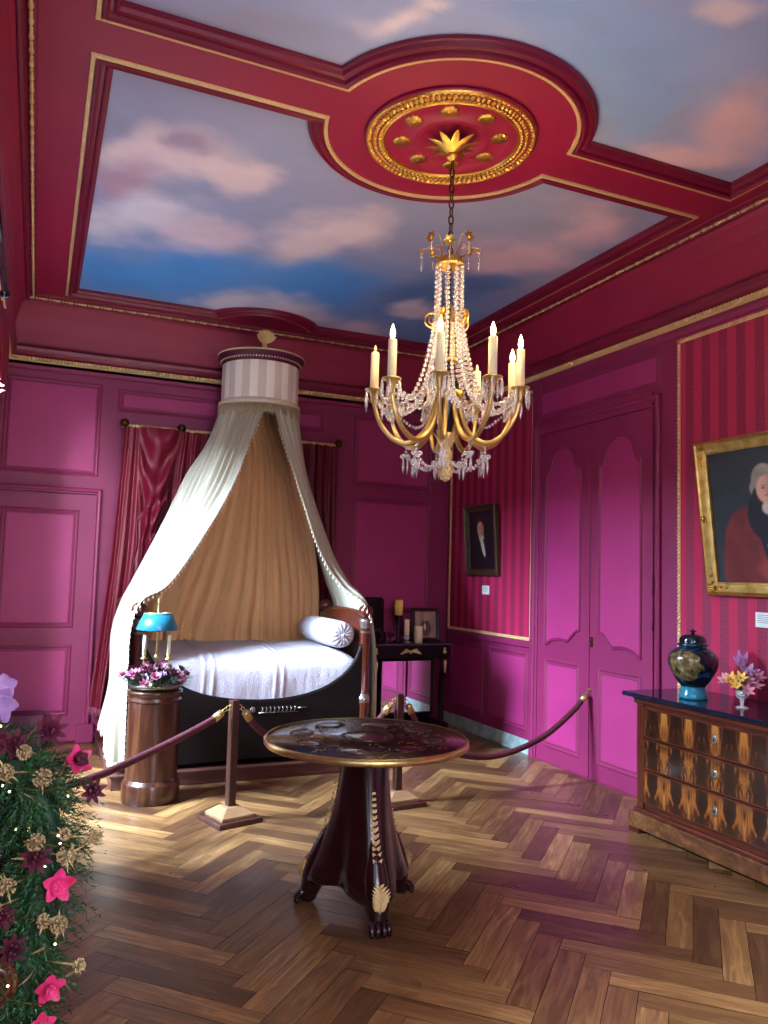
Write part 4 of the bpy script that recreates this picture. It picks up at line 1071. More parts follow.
def vase(x, y, lab, rot):
    z = .851; t = thing('lidded_vase', lab, 'vase', (0, 0, 0), 'dark lidded jars on the chest of drawers')
    H = [(.072, 0), (.080, .004), (.082, .012), (.078, .03), (.070, .05), (.066, .062), (.070, .075), (.092, .10), (.122, .145), (.142, .19), (.147, .225), (.142, .255), (.124, .283), (.098, .300), (.082, .306), (.078, .318)]
    b = build('jar_body', MB().lathe(catmull([(r, 0, h) for r, h in H], 3) and [(p.x, p.z) for p in catmull([(r, 0, h) for r, h in H], 3)], (0, 0, 0), 48), 'porcelain', t)
    build('foot_band', MB().lathe([(.0725, .0), (.0812, .003), (.0835, .012), (.0795, .03), (.0715, .05), (.0675, .062), (.0715, .074)], (0, 0, 0), 48, caps=False), 'porcelain_teal', b)
    build('jar_lid', MB().lathe([(.088, .316), (.092, .322), (.09, .328), (.078, .331), (.080, .345), (.076, .362), (.06, .378), (.03, .386), (.012, .388)], (0, 0, 0), 40), 'porcelain', t)
    build('lid_knob', MB().lathe([(.010, .386), (.008, .395), (.022, .400), (.022, .406), (.008, .410), (.006, .416), (.001, .418)], (0, 0, 0), 20), 'porcelain', t)
    # gilt reserve on the belly facing the room
    for a0, w, hgt in ((rot, .8, .175),):
        rows = []
        pr = [(p.x, p.z) for p in catmull([(r, 0, h) for r, h in H], 6)]
        zs_ = np.array([p[1] for p in pr]); rs_ = np.array([p[0] for p in pr])
        for j in range(25):
            v = j/24; zz = .10+hgt*v+.015; hw = w*math.sin(PI*(.06+.88*v))**.5*(1+.12*math.sin(v*17))
            rows.append([Vector(((np.interp(zz, zs_, rs_)+.0012)*math.cos(a0+hw*(i/12-1)), (np.interp(zz, zs_, rs_)+.0012)*math.sin(a0+hw*(i/12-1)), zz)) for i in range(25)])
        build('gilt_reserve', MB().grid(rows), 'porcelain_gold', b)
    t.location = (x, y, z)
vase(3.69, 3.70, 'dark teal lidded jar standing left of the flowers on the chest', R_(-160))
vase(3.74, 3.0, 'dark teal jar at the right edge of the photo, right of the flowers', R_(-160))
def bouquet():
    x, y, z = 3.70, 3.345, .851; c = (x, y, 0); q = random.Random(21)
    t = thing('glass_goblet', 'small clear glass goblet holding flowers on the chest', 'goblet', (x, y, z))
    build('goblet', MB().lathe([(.035, z), (.034, z+.006), (.010, z+.012), (.008, z+.03), (.016, z+.036), (.008, z+.042), (.030, z+.06), (.036, z+.085), (.034, z+.10), (.031, z+.10), (.031, z+.085), (.02, z+.065), (.001, z+.06)], c, 24), 'crystal', t)
    t = thing('lily_bouquet', 'yellow and pink lily bouquet between the two dark jars', 'bouquet', (x, y, z+.07))
    m = MB()
    for k in range(9):
        a = 2*PI*k/9; m.tube([(x, y, z+.07), (x+.02*math.cos(a), y+.02*math.sin(a), z+.12), (x+.05*math.cos(a), y+.05*math.sin(a), z+.16)], .0025, 5)
    build('stems', m, 'leaf_green', t)
    spec = [(-.055, 0, .15, 'yellow_petal', .055), (-.01, -.03, .165, 'yellow_petal', .05), (-.03, -.03, .125, 'yellow_petal', .045), (.055, 0, .13, 'rose_petal', .065), (.02, -.04, .10, 'rose_petal', .05), (-.085, .01, .145, 'rose_petal', .05), (.035, .01, .19, 'lilac_petal', .07), (.0, .03, .225, 'lilac_petal', .08), (.075, -.02, .175, 'mauve_petal', .055), (.03, -.03, .15, 'mauve_petal', .045)]
    rt = Vector((math.cos(R_(-40)), math.sin(R_(-40)), 0)); fw = Vector((rt.y, -rt.x, 0))*-1
    for dx, dy, dz, mat, L in spec:
        cc = Vector((x, y, z))+rt*dx-fw*(-dy)+Vector((0, 0, dz)); up = (cc-Vector((x, y, z+.05))).normalized()+Vector((-.5, -.5, 0)); up.normalize()
        s1 = up.cross(Vector((0, .2, 1))).normalized(); s2 = up.cross(s1); m = MB(); ph = q.random()
        for p in range(6):
            an = 2*PI*(p+ph)/6; petal(m, cc, s1*math.cos(an)+s2*math.sin(an)+up*.5, up, L, L*.42, .15 if dz < .2 else .7, 4)
        f = build('lily', m, mat, t)
        m = MB()
        for p in range(4): m.tube([cc, cc+(up+s1*.3*math.cos(p*1.6)+s2*.3*math.sin(p*1.6))*L*.5], .0016, 4)
        build('stamens', m, 'seed_gold', f)
    m = MB()
    for k in range(5): petal(m, Vector((x, y, z+.2)), Vector((.25*math.sin(k*2.2)+.1, -.1*k+.1, 1)), Vector((-1, 0, 0)), .10, .014, .2, 3)
    build('leaves', m, 'mauve_petal', t)
bouquet()

# ------------------------------------------------------------------ paintings and labels
def paint_canvas(w, h, fn, nx=110, ny=150):
    rows = []; cols = []
    for j in range(ny+1):
        row = []
        for i in range(nx+1):
            u, v = i/nx, j/ny; row.append(Vector((0, -(u-.5)*w, (v-.5)*h))); cols.append(fn(u, v))
        rows.append(row)
    return MB().grid(rows), np.array([tuple(c[:3])+(1,) for c in cols])
def L3(h): return np.array(lin(h)[:3])
def sst(a, b, x):
    t = max(0, min(1, (x-a)/(b-a))); return t*t*(3-2*t)
def ell(u, v, cx, cy, rx, ry, soft=.12, rot=0):
    dx, dy = u-cx, v-cy; c, s = math.cos(rot), math.sin(rot); p, q = (dx*c+dy*s)/rx, (-dx*s+dy*c)/ry
    return 1-sst(1-soft, 1+soft, math.hypot(p, q))
def face(c, u, v, cx, cy, r, skin='caa08a', shade='8a5a4a', asp=1.3):
    f = ell(u, v, cx, cy, r, r*asp*.75, .1); k = sst(-.6, .9, (u-cx)/r)
    c = c*(1-f)+(L3(skin)*(1-.55*k)+L3(shade)*.55*k)*f
    for ex in (-.30, .38):
        e = ell(u, v, cx+ex*r, cy+.10*r, .17*r, .075*r, .5); c = c*(1-e*.85)+L3('2a1a18')*e*.85
        e = ell(u, v, cx+ex*r, cy+.27*r, .22*r, .05*r, .6); c = c*(1-e*.6)+L3('5a3a30')*e*.6
    e = ell(u, v, cx+.08*r, cy-.12*r, .10*r, .26*r, .7); c = c*(1-e*.35)+L3('a06a58')*e*.35
    e = ell(u, v, cx+.03*r, cy-.42*r, .26*r, .06*r, .5); c = c*(1-e*.7)+L3('8a3a36')*e*.7
    return c
def big(u, v):
    n = noise.noise(Vector((u*5, v*6, 0)))*.5+noise.noise(Vector((u*14, v*18, 3)))*.25
    c = L3('28333a')*(1+.35*n)
    # crimson robe: shoulders and sleeve
    b = max(ell(u, v, .34, .10, .26, .46, .05), ell(u, v, .6, .05, .38, .36, .05), ell(u, v, .40, .36, .15, .22, .08, -.3))
    fold = .75+.35*math.sin(22*u+9*v+3*n)*.35+.3*n
    c = c*(1-b)+L3('7a3032')*fold*b
    b = ell(u, v, .30, .05, .10, .30, .35, .3)*.5; c = c*(1-b)+L3('5a1820')*b
    # dark blue-black mantle running down from the collar
    b = max(ell(u, v, .56, .50, .17, .18, .06), ell(u, v, .66, .33, .15, .33, .07, .22)); c = c*(1-b)+L3('141c26')*(1+.4*n)*b
    # white bands
    b = ell(u, v, .655, .44, .045, .13, .15, .12); c = c*(1-b)+L3('c8c8c4')*(.8+.4*n)*b
    b = ell(u, v, .62, .55, .07, .05, .2); c = c*(1-b)+L3('b8b0a8')*b
    # powdered hair, face
    b = ell(u, v, .585, .755, .125, .12, .08); c = c*(1-b)+L3('9a948c')*(.9+.5*n)*b
    b = ell(u, v, .475, .70, .04, .05, .2); c = c*(1-b)+L3('8c867e')*b
    b = ell(u, v, .5, .63, .045, .07, .2); c = c*(1-b)+L3('1c242c')*b
    c = face(c, u, v, .61, .685, .105)
    # hand and paper at the lower edge
    b = ell(u, v, .70, .265, .13, .022, .1, -.08); c = c*(1-b)+L3('c8c4bc')*b
    b = ell(u, v, .62, .10, .16, .07, .3); c = c*(1-b)+L3('8a3c30')*b
    return c
def small(u, v):
    n = noise.noise(Vector((u*6, v*7, 8)))*.5
    c = L3('0f1116')*(1+.3*n)
    b = max(ell(u, v, .62, .12, .40, .40, .06), ell(u, v, .58, .34, .28, .18, .08)); c = c*(1-b)+L3('0a0c14')*b
    b = ell(u, v, .50, .40, .055, .20, .15, -.35+.75); c = c*(1-b)+L3('b0a894')*b
    b = ell(u, v, .46, .55, .10, .06, .15); c = c*(1-b)+L3('a89c88')*b
    b = ell(u, v, .44, .76, .17, .13, .1); c = c*(1-b)+L3('2a1a14')*b
    return face(c, u, v, .44, .685, .13, 'b07858', '6a3a2c')
def framed(name, lab, y, zb, w, h, fw, lean, fn, fmat, orn, xo=.012):
    """a portrait on the right wall; built upright about its bottom edge, then leaned forward"""
    t = thing(name, lab, 'painting', (0, 0, 0))
    mb, cols = paint_canvas(w-2*fw+.01, h-2*fw+.01, fn); mb.xf(Matrix.Translation((.008, 0, h/2)))
    build('canvas', mb, 'oil_painting', t, cols=cols, fixn=False)
    mp = lambda s, z, d: Vector((-d, -s, z))
    prof = [(0, -.02), (0, .02), (fw*.08, .032), (fw*.2, .034), (fw*.28, .024), (fw*.6, .012), (fw*.8, .006), (fw*.86, .012), (fw*.95, .010), (fw, -.004)]
    m = MB(); ring(m, mp, rect(-w/2, w/2, 0, h), prof); f = build('picture_frame', m, fmat, t)
    build('backing', MB().box((.012, -w/2+.01, .01), (.02, w/2-.01, h-.01)), 'dark_void', t)
    if orn:
        m = MB()
        for sy in (-1, 1):
            for sz in (0, 1):
                cx, cz = sy*(w/2-fw*.5), (fw*.5 if sz == 0 else h-fw*.5)
                for k in range(9):
                    for ax in (0, 1):
                        L = .02+.016*k; p = Vector((-.024+.001*k, cx-(sy*L if ax == 0 else 0), cz+((1 if sz == 0 else -1)*L if ax == 1 else 0)))
                        m.ball(p+Vector((0, .012*math.sin(k*2), .012*math.cos(k*2))), .011*(1.1-k/12), 8, 5, .6, Matrix.Rotation(k, 4, 'X'))
                m.ball((-.026, cx, cz), .018, 10, 6, .6)
        m.ball((-.03, w/2-fw*.4, h*.5), .016, 8, 6); m.ball((-.03, w/2-fw*.4, h*.5+.02), .009, 8, 6); m.ball((-.03, w/2-fw*.4, h*.5-.02), .009, 8, 6)
        build('corner_ornament', m, fmat, f)
    t.location = (XR-xo, y, zb); t.rotation_euler = (0, -lean, 0)
    return t
framed('portrait_painting', 'gilt-framed portrait of a robed person with powdered hair above the chest', 3.47, 1.475, .86, .99, .088, R_(7), big, 'gilt_frame', True, .03)
framed('portrait_painting', 'small dark portrait of a person in black coat left of the double door', 6.78, 1.56, .60, .70, .065, R_(4), small, 'dark_frame', False, .02)
def wlabel(y, z, w, h, lab, n):
    t = thing('wall_label', lab, 'label', (XR-.006, y, z)); build('card', slab(right, y-w/2, y+w/2, z-h/2, z+h/2, .005, .009), 'paper', t)
    m = MB(); q = random.Random(n)
    for k in range(n):
        zz = z+h*.32-k*h*.62/n; ww = w*q.uniform(.25, .4); s_ = slab(right, y-ww, y+w*.4, zz-.0016, zz+.0016, .0088, .0095); m.add(s_.v, s_.f, False)
    build('text_lines', m, 'ink', t)
wlabel(6.75, 1.42, .13, .085, 'small white text card under the small dark portrait', 4)
wlabel(3.50, 1.335, .12, .09, 'small white text card under the gilt-framed portrait', 5)

# ------------------------------------------------------------------ chandelier
def chandelier():
    X, Y = 1.905, 3.59; c = (X, Y, 0); O = Vector((X, Y, 0)); U = Vector((0, 0, 1)); q = random.Random(2)
    t = thing('chandelier', 'gilded crystal chandelier with nine candle arms hanging from the ceiling rose', 'chandelier', (X, Y, ZC-.03))
    m = MB()
    for k in range(10):
        a = 2*PI*k/10; d = Vector((math.cos(a), math.sin(a), 0)); b = O+d*.02+U*3.775
        petal(m, b, d*.8+U*.9, d*-1, .13, .045, -.45, 5)
    m.lathe([(.012, 3.745), (.03, 3.76), (.034, 3.775), (.022, 3.79), (.03, 3.80), (.02, 3.875)], c, 20)
    build('ceiling_canopy', m, 'gold', t)
    m = MB(); z = 3.75; k = 0
    while z > 3.24:
        pts = []
        for i in range(10):
            a = 2*PI*i/10; w = .013*math.cos(a); h = .027*math.sin(a)
            pts.append(O+U*(z-.027+h)+(Vector((w, 0, 0)) if k % 2 else Vector((0, w, 0))))
        m.tube(pts, .0045, 5, closed=True); z -= .043; k += 1
    build('chain', m, 'bronze_dark', t)
    m = MB().lathe([(.062, 3.165), (.07, 3.17), (.072, 3.19), (.066, 3.20), (.068, 3.21), (.06, 3.212), (.03, 3.205), (.012, 3.23), (.006, 3.25)], c, 36)
    for k in range(24):
        a = 2*PI*k/24; m.ball(O+Vector((.071*math.cos(a), .071*math.sin(a), 3.176)), .009, 6, 4)
    cr = build('crown_ring', m, 'gold', t)
    def drop(m, p, L=.05, r=.007):
        m.ball(p-U*.008, .006, 6, 4); m.lathe([(.001, -L-.012), (r, -L*.72), (r*.8, -.02), (.001, -.014)], tuple(p), 6)
    for k in range(8):
        a = 2*PI*(k+.35)/8; d = Vector((math.cos(a), math.sin(a), 0)); hi = (k % 2 == 0)
        R1, Z1 = (.135, 3.305) if hi else (.15, 3.26)
        p = catmull([O+d*.045+U*3.205, O+d*.055+U*3.26, O+d*.085+U*(Z1+.012), O+d*(R1-.01)+U*(Z1+.006), O+d*R1+U*(Z1-.015)], 5)
        s = build('flower_spray', MB().tube(p, .0032, 6), 'brass', t)
        m = MB(); e = p[-1]; s1 = Vector((-d.y, d.x, 0))
        for i in range(6):
            an = i*PI/3; petal(m, e, s1*math.cos(an)+U*math.sin(an), d, .034, .026, .2, 2)
        m.ball(e, .010, 6, 4); build('gilt_blossom', m, 'gold', s)
        m = MB(); drop(m, e-U*.015, .075, .005); build('crystal_drop', m, 'crystal', s)
    m = MB()
    for k in range(6):
        a = 2*PI*k/6; d = Vector((math.cos(a), math.sin(a), 0)); petal(m, O+d*.06+U*3.20, d+U*.3, U, .045, .024, .1, 3)
    build('crown_leaves', m, 'bronze_dark', cr)
    build('shaft', MB().lathe([(.010, 2.62), (.010, 3.19)], c, 16), 'ebony', t)
    m = MB()           # lyre frames and scrolls half way down
    for k in range(3):
        a = 2*PI*(k+.2)/3; d = Vector((math.cos(a), math.sin(a), 0))
        m.tube(catmull([O+d*.02+U*2.66, O+d*.045+U*2.67, O+d*.042+U*2.8, O+d*.035+U*2.93, O+d*.012+U*2.96], 5), .0055, 6)
        m.tube([O+d*.03+U*2.675, O+d*.03+U*2.92], .004, 6)
    m.lathe([(.05, 2.655), (.053, 2.665), (.05, 2.675)], c, 20)
    build('lyre_frame', m, 'gold', t)
    for k in range(5):
        a = 2*PI*(k+.1)/5; d = Vector((math.cos(a), math.sin(a), 0))
        sp = [O+d*(.088+(.044-.0011*i)*math.cos(.36*i-2.2))+U*(2.885+(.046-.0012*i)*math.sin(.36*i-2.2)) for i in range(28)]
        m = MB().tube(sp, [.005-.00008*i for i in range(28)], 6); s1 = Vector((-d.y, d.x, 0))
        for i in range(7):
            an = i*2*PI/7; petal(m, O+d*.10+U*2.89, s1*math.cos(an)+U*math.sin(an), d, .022, .016, .2, 2)
        build('gilt_scroll', m, 'gold', t)
    build('vase_stem', MB().lathe([(.012, 2.66), (.022, 2.64), (.018, 2.62), (.034, 2.60), (.060, 2.54), (.062, 2.48), (.056, 2.40), (.036, 2.32), (.026, 2.28)], c, 28), 'hub_blue', t)
    m = MB().lathe([(.060, 2.465), (.066, 2.468), (.07, 2.48), (.066, 2.505), (.056, 2.508)], c, 36, caps=False)
    for k in range(9):
        a = R_(-117.7-6+40*k); m.ball(O+Vector((.068*math.cos(a), .068*math.sin(a), 2.487)), .018, 8, 6, 1.1)
    build('gilt_collar', m, 'gold', t)
    m = MB().lathe([(.026, 2.29), (.03, 2.28), (.024, 2.20), (.032, 2.185), (.034, 2.16), (.026, 2.145), (.02, 2.135), (.034, 2.12), (.038, 2.09), (.028, 2.055), (.010, 2.035), (.001, 2.03)], c, 20)
    for i in range(9):
        a = 2*PI*i/9; d = Vector((math.cos(a), math.sin(a), 0)); petal(m, O+d*.02+U*2.2, d*.35+U, d, .105, .026, .2, 4)
    for i in range(5):
        for j in range(9):
            a = 2*PI*(j+.5*(i % 2))/9; r = [.036, .038, .035, .028, .018][i]; m.ball(O+Vector((r*math.cos(a), r*math.sin(a), 2.115-.017*i)), .008, 5, 4)
    build('pine_cone_finial', m, 'gold_soft', t)
    def strand(path, r=.0085, step=.0185, sz=1.0):
        P = catmull(path, 10); m = MB(); acc = 0
        for a, b in zip(P, P[1:]):
            L = (b-a).length; dd = (b-a)/L if L else U; M = dd.to_track_quat('Z', 'Y').to_matrix().to_4x4()
            while acc < L: m.ball(a+dd*acc, r, 6, 4, sz, M); acc += step
            acc -= L
        return m
    dirs = [R_(-117.7-6+40*k) for k in range(-4, 5)]
    lit = [True, True, False, True, True, True, True, True, False]      # two candles are out
    names = ['lit candle at the rear left of the chandelier, behind the leftmost pair', 'lit candle low behind the tall second candle on the left side', 'unlit candle at the far left of the chandelier', 'tall lit candle second from left on the chandelier', 'tall lit candle at the front centre of the chandelier', 'tall lit candle at the front right of the chandelier', 'lit candle at the far right of the chandelier', 'lit candle just behind the far right one on the chandelier', 'unlit candle half hidden behind the front right one']
    order = {-4: 'lit candle at the very back of the chandelier, behind the front centre one', -3: 'lit candle at the back left of the chandelier, lower in view than its neighbour', -2: names[2], -1: names[3], 0: names[4], 1: names[5], 2: names[6], 3: names[7], 4: names[8]}
    for i, k in enumerate(range(-4, 5)):
        a = dirs[i]; d = Vector((math.cos(a), math.sin(a), 0)); P = lambda r, z: O+d*r+U*z; s1 = Vector((-d.y, d.x, 0))
        path = catmull([P(.055, 2.49), P(.075, 2.38), P(.12, 2.28), P(.20, 2.225), P(.28, 2.25), P(.345, 2.33), P(.375, 2.42), P(.380, 2.46)], 6)
        n = len(path); arm = build('arm', MB().tube(path, [.0150-.005*abs(2*j/n-.7) for j in range(n)], 8), 'brass', t)
        e = P(.380, 0)
        build('candle_cup', MB().lathe([(.008, 2.42), (.013, 2.44), (.02, 2.47), (.03, 2.490), (.046, 2.497), (.049, 2.503), (.047, 2.505), (.022, 2.502)], (e.x, e.y, 0), 20), 'brass', arm)
        for j in range(5):
            b = 2*PI*(j+.5)/5+a; m = MB(); drop(m, e+Vector((.047*math.cos(b), .047*math.sin(b), 2.497)), .098, .0105); build('crystal_drop', m, 'crystal', arm)
        m = strand([P(.20, 2.215), P(.205, 2.19), P(.205, 2.16)], .008)
        for j in range(3):
            b = 2*PI*j/3+a; m.ball(P(.205, 2.155)+Vector((.018*math.cos(b), .018*math.sin(b), 0)), .015, 8, 5, .8)
            drop(m, P(.205, 2.145)+Vector((.014*math.cos(b), .014*math.sin(b), 0)), .07, .007)
        build('drop_cluster', m, 'crystal', arm)
        build('bead_strand', strand([P(.068, 3.165), P(.069, 3.0), P(.074, 2.88), P(.092, 2.76), P(.13, 2.60), P(.175, 2.49), P(.235, 2.43), P(.30, 2.43), P(.345, 2.475)], .0125, .0265, .9), 'crystal', t)
        a2 = a+R_(20); d2 = Vector((math.cos(a2), math.sin(a2), 0)); P2 = lambda r, z: O+d2*r+U*z
        build('bead_strand', strand([P2(.075, 2.84), P2(.08, 2.70), P2(.105, 2.56), P2(.15, 2.45), (P2(.24, 2.39)), P(.33, 2.45)], .0115, .0235, .9), 'crystal', t)
        an = R_(-117.7-6+40*(k+1)); dn = Vector((math.cos(an), math.sin(an), 0))
        build('bead_strand', strand([P(.37, 2.44), O+(d+dn).normalized()*.30+U*2.355, O+dn*.37+U*2.44], .009, .02, .9), 'crystal', t)
        build('bead_strand', strand([P(.205, 2.155), P(.15, 2.105), P(.10, 2.10), P(.035, 2.135)], .010, .021, .8), 'crystal', t)
        # the candle: a thing of its own
        cc = (e.x, e.y, 0); H = 2.70
        ct = thing('chandelier_candle', order[k], 'candle', (e.x, e.y, 2.503), 'candles of the chandelier')
        build('wax_stick', MB().lathe([(.0225, 2.4995), (.0215, H-.005), (.016, H), (.001, H+.002)], cc, 16), 'wax', ct)
        if lit[i] if k not in (-2, 4) else False:
            f = build('flame', MB().lathe([(.001, H+.001), (.009, H+.010), (.0135, H+.024), (.011, H+.042), (.005, H+.062), (.0005, H+.074)], cc, 12), 'flame', ct)
            l = bpy.data.lights.new('candle_light', 'POINT'); l.energy = 2.0; l.color = (1, .62, .30); l.shadow_soft_size = .03
            lo = bpy.data.objects.new('candle_light', l); scene.collection.objects.link(lo); lo.location = (e.x, e.y, H+.11)
        elif k in (-2, 4):
            build('candle_tip', MB().lathe([(.007, H), (.008, H+.012), (.006, H+.03), (.001, H+.038)], cc, 10), 'wax_white', ct)
plain('hub_blue', '0a0c18', '101626', .12, scale=5, bs=0)
chandelier()

# ------------------------------------------------------------------ console in the dark corner
def console():
    X0, X1, Y0, Y1, ZT = 2.98, 3.90, 7.10, 7.50, .872
    t = thing('console_table', 'dark console table with gilt mounts and mirrored back in the corner', 'console table', ((X0+X1)/2, 7.3, 0))
    build('top_slab', MB().box((X0, Y0, ZT-.02), (X1, Y1, ZT)), 'top_stone', t, bevel=.004)
    ap = build('apron', MB().box((X0+.04, Y0+.03, ZT-.15), (X1-.04, Y1, ZT-.02)), 'dark_wood_x', t, bevel=.004)
    m = MB(); cx = (X0+X1)/2
    for sg in (-1, 1):
        for j in range(6): petal(m, Vector((cx+sg*.015*j, Y0+.026, ZT-.085)), Vector((sg, 0, .5-.2*j)), Vector((0, -1, 0)), .075-.006*j, .02, .15, 3)
    m.ball((cx, Y0+.024, ZT-.085), .018, 8, 6); build('gilt_mount', m, 'gold_soft', ap)
    for x in (X0+.085, X1-.085):
        m = MB().box((x-.04, Y0+.035, ZT-.15), (x+.04, Y0+.11, ZT-.14))
        sc = catmull([(x, Y0+.07, ZT-.15), (x, Y0+.045, ZT-.22), (x, Y0+.06, ZT-.32), (x, Y0+.09, ZT-.5), (x, Y0+.08, .2), (x, Y0+.07, .08)], 6)
        m.tube(sc, [.036-.0005*i for i in range(len(sc))], 10); l = build('leg', m, 'dark_wood_x', t)
        m = MB()
        for j in range(6): petal(m, Vector((x, Y0+.012, ZT-.17-.018*j)), Vector((0, -.15, -1)), Vector((0, -1, 0)), .055-.004*j, .035-.003*j, .1, 3)
        m.ball((x, Y0+.018, ZT-.085), .02, 8, 6); m.ball((x, Y0+.018, ZT-.055), .014, 8, 6)
        build('gilt_leaf', m, 'gold_soft', l)
    build('plinth', MB().box((X0+.03, Y0+.02, 0), (X1-.03, Y1, .08)), 'dark_wood_x', t, bevel=.004)
    build('back_panel', MB().box((X0+.06, Y1-.03, .08), (X1-.06, Y1-.01, ZT-.15)), 'dark_wood_x', t)
    mp = lambda s, z, d: Vector((s, Y0+.125-d, z)); m = MB(); ring(m, mp, rect(3.15, 3.74, .16, .715), [(0, -.02), (0, .012), (.01, .018), (.022, .014), (.028, .0)])
    f = build('mirror_frame', m, 'dark_wood_x', t); build('mirror', MB().poly([mp(3.175, .185, .002), mp(3.715, .185, .002), mp(3.715, .69, .002), mp(3.175, .69, .002)]), 'mirror_glass', f)
    # things standing on it
    z = ZT+.001
    def candle(x, y, zb, h, r, lab, holder=None):
        c = (x, y, 0)
        if holder == 'tall':
            k = thing('candle_stand', 'dark turned candle stand on the console table', 'candle stand', (x, y, z))
            build('stand', MB().lathe([(.05, z), (.05, z+.012), (.02, z+.03), (.016, z+.10), (.024, z+.13), (.014, z+.16), (.04, zb-.012), (.045, zb-.001)], c, 24), 'ebony', k)
        if holder == 'glass':
            k = thing('candle_holder', 'small glass candle holder on the console table', 'candle holder', (x, y, z))
            build('holder', MB().lathe([(.042, z), (.042, z+.008), (.016, z+.02), (.028, z+.04), (.032, zb-.008), (.022, zb-.001)], c, 20), 'crystal', k)
        t = thing('pillar_candle', lab, 'candle', (x, y, zb), 'pillar candles on the console table')
        build('wax_body', MB().lathe([(r, zb), (r, zb+h-.006), (r*.9, zb+h), (r*.3, zb+h-.004), (.001, zb+h-.005)], c, 24), 'wax_lit' if holder == 'tall' else 'wax', t)
        build('wick', MB().tube([(x, y, zb+h-.006), (x+.003, y, zb+h+.012)], .0015, 5), 'ebony', t)
    candle(3.34, 7.22, 1.145, .15, .042, 'yellow pillar candle on the tall dark stand beside the bed', 'tall')
    candle(3.42, 7.19, .95, .155, .026, 'slim cream candle in a small glass holder on the console table', 'glass')
    candle(3.545, 7.18, z, .165, .042, 'thick cream pillar candle in front of the framed photograph')
    for x, y, lab, grp in ((3.25, 7.2, 'small dark red glass nearest the candle stand', 0), (3.16, 7.24, 'small dark red glass beside the dark dressing mirror', 1)):
        g = thing('red_glass', lab, 'glass', (x, y, z), 'small red glasses on the console table')
        build('bowl', MB().lathe([(.024, z), (.022, z+.005), (.005, z+.012), (.005, z+.04), (.024, z+.06), (.028, z+.09), (.026, z+.092), (.02, z+.062), (.001, z+.05)], (x, y, 0), 20), 'red_glass', g)
    g = thing('framed_photograph', 'small black-framed photograph of a seated person on the console table', 'framed photograph', (0, 0, 0))
    w, h = .295, .335
    def ph(u, v):
        c = L3('9a8674')*(.8+.4*noise.noise(Vector((u*4, v*4, 5)))+.2); b = ell(u, v, .5, .38, .26, .34, .2); c = c*(1-b)+L3('4e4038')*b
        b = ell(u, v, .5, .5, .10, .16, .3); c = c*(1-b)+L3('2c2420')*b; b = ell(u, v, .47, .42, .05, .13, .3); c = c*(1-b)+L3('d8ccb8')*b
        b = ell(u, v, .5, .72, .10, .10, .2); return c*(1-b)+L3('a89078')*b
    mb, cols = paint_canvas(w-.07, h-.07, ph, 40, 50); mb.xf(Matrix.Translation((0, -.004, h/2)) @ Matrix.Rotation(PI/2, 4, 'Z'))
    mp = lambda s, zz, d: Vector((s, -d, zz)); m = MB(); ring(m, mp, rect(-w/2, w/2, 0, h), [(0, -.008), (0, .012), (.008, .016), (.028, .012), (.036, .0)])
    build('photo', mb, 'oil_painting', g, cols=cols, fixn=False); f = build('picture_frame', m, 'ebony', g)
    build('easel_back', MB().box((-w/2+.01, .006, .005), (w/2-.01, .012, h-.01)), 'ebony', g); build('easel_leg', MB().box((-.02, .012, .0), (.02, .02, .25), Matrix.Translation((0, .0, 0)) @ Matrix.Rotation(-.2, 4, 'X')), 'ebony', g)
    g.location = (3.69, 7.30, z+.004); g.rotation_euler = (R_(-8), 0, R_(-6))
    g = thing('dressing_mirror', 'dark wooden dressing mirror turned away on the console beside the bed', 'dressing mirror', (3.12, 7.38, z))
    build('box_base', MB().box((3.0, 7.32, z), (3.26, 7.46, z+.10)), 'dark_wood_x', g, bevel=.004)
    build('drawer', MB().box((3.02, 7.315, z+.02), (3.24, 7.325, z+.085)), 'dark_wood_x', g, bevel=.002)
    for x in (3.015, 3.245): build('upright', MB().tube([(x, 7.39, z+.10), (x, 7.39, z+.42)], .010, 8), 'dark_wood_x', g)
    build('mirror_panel', MB().box((3.03, 7.38, z+.13), (3.23, 7.4, z+.44)), 'dark_wood_x', g, bevel=.004)
plain('top_stone', '3a3640', '4a4650', .15, scale=8, bs=0)
m_, t_, b_ = base('wax_lit', 'f4d860', .5); b_.inputs['Subsurface Weight'].default_value = .2; b_.inputs['Subsurface Radius'].default_value = (.03, .02, .005)  # yellow wax, brightened to carry the glow of a burning candle
m_, t_, b_ = base('red_glass', '5a0c18', .05); b_.inputs['Transmission Weight'].default_value = .5
console()

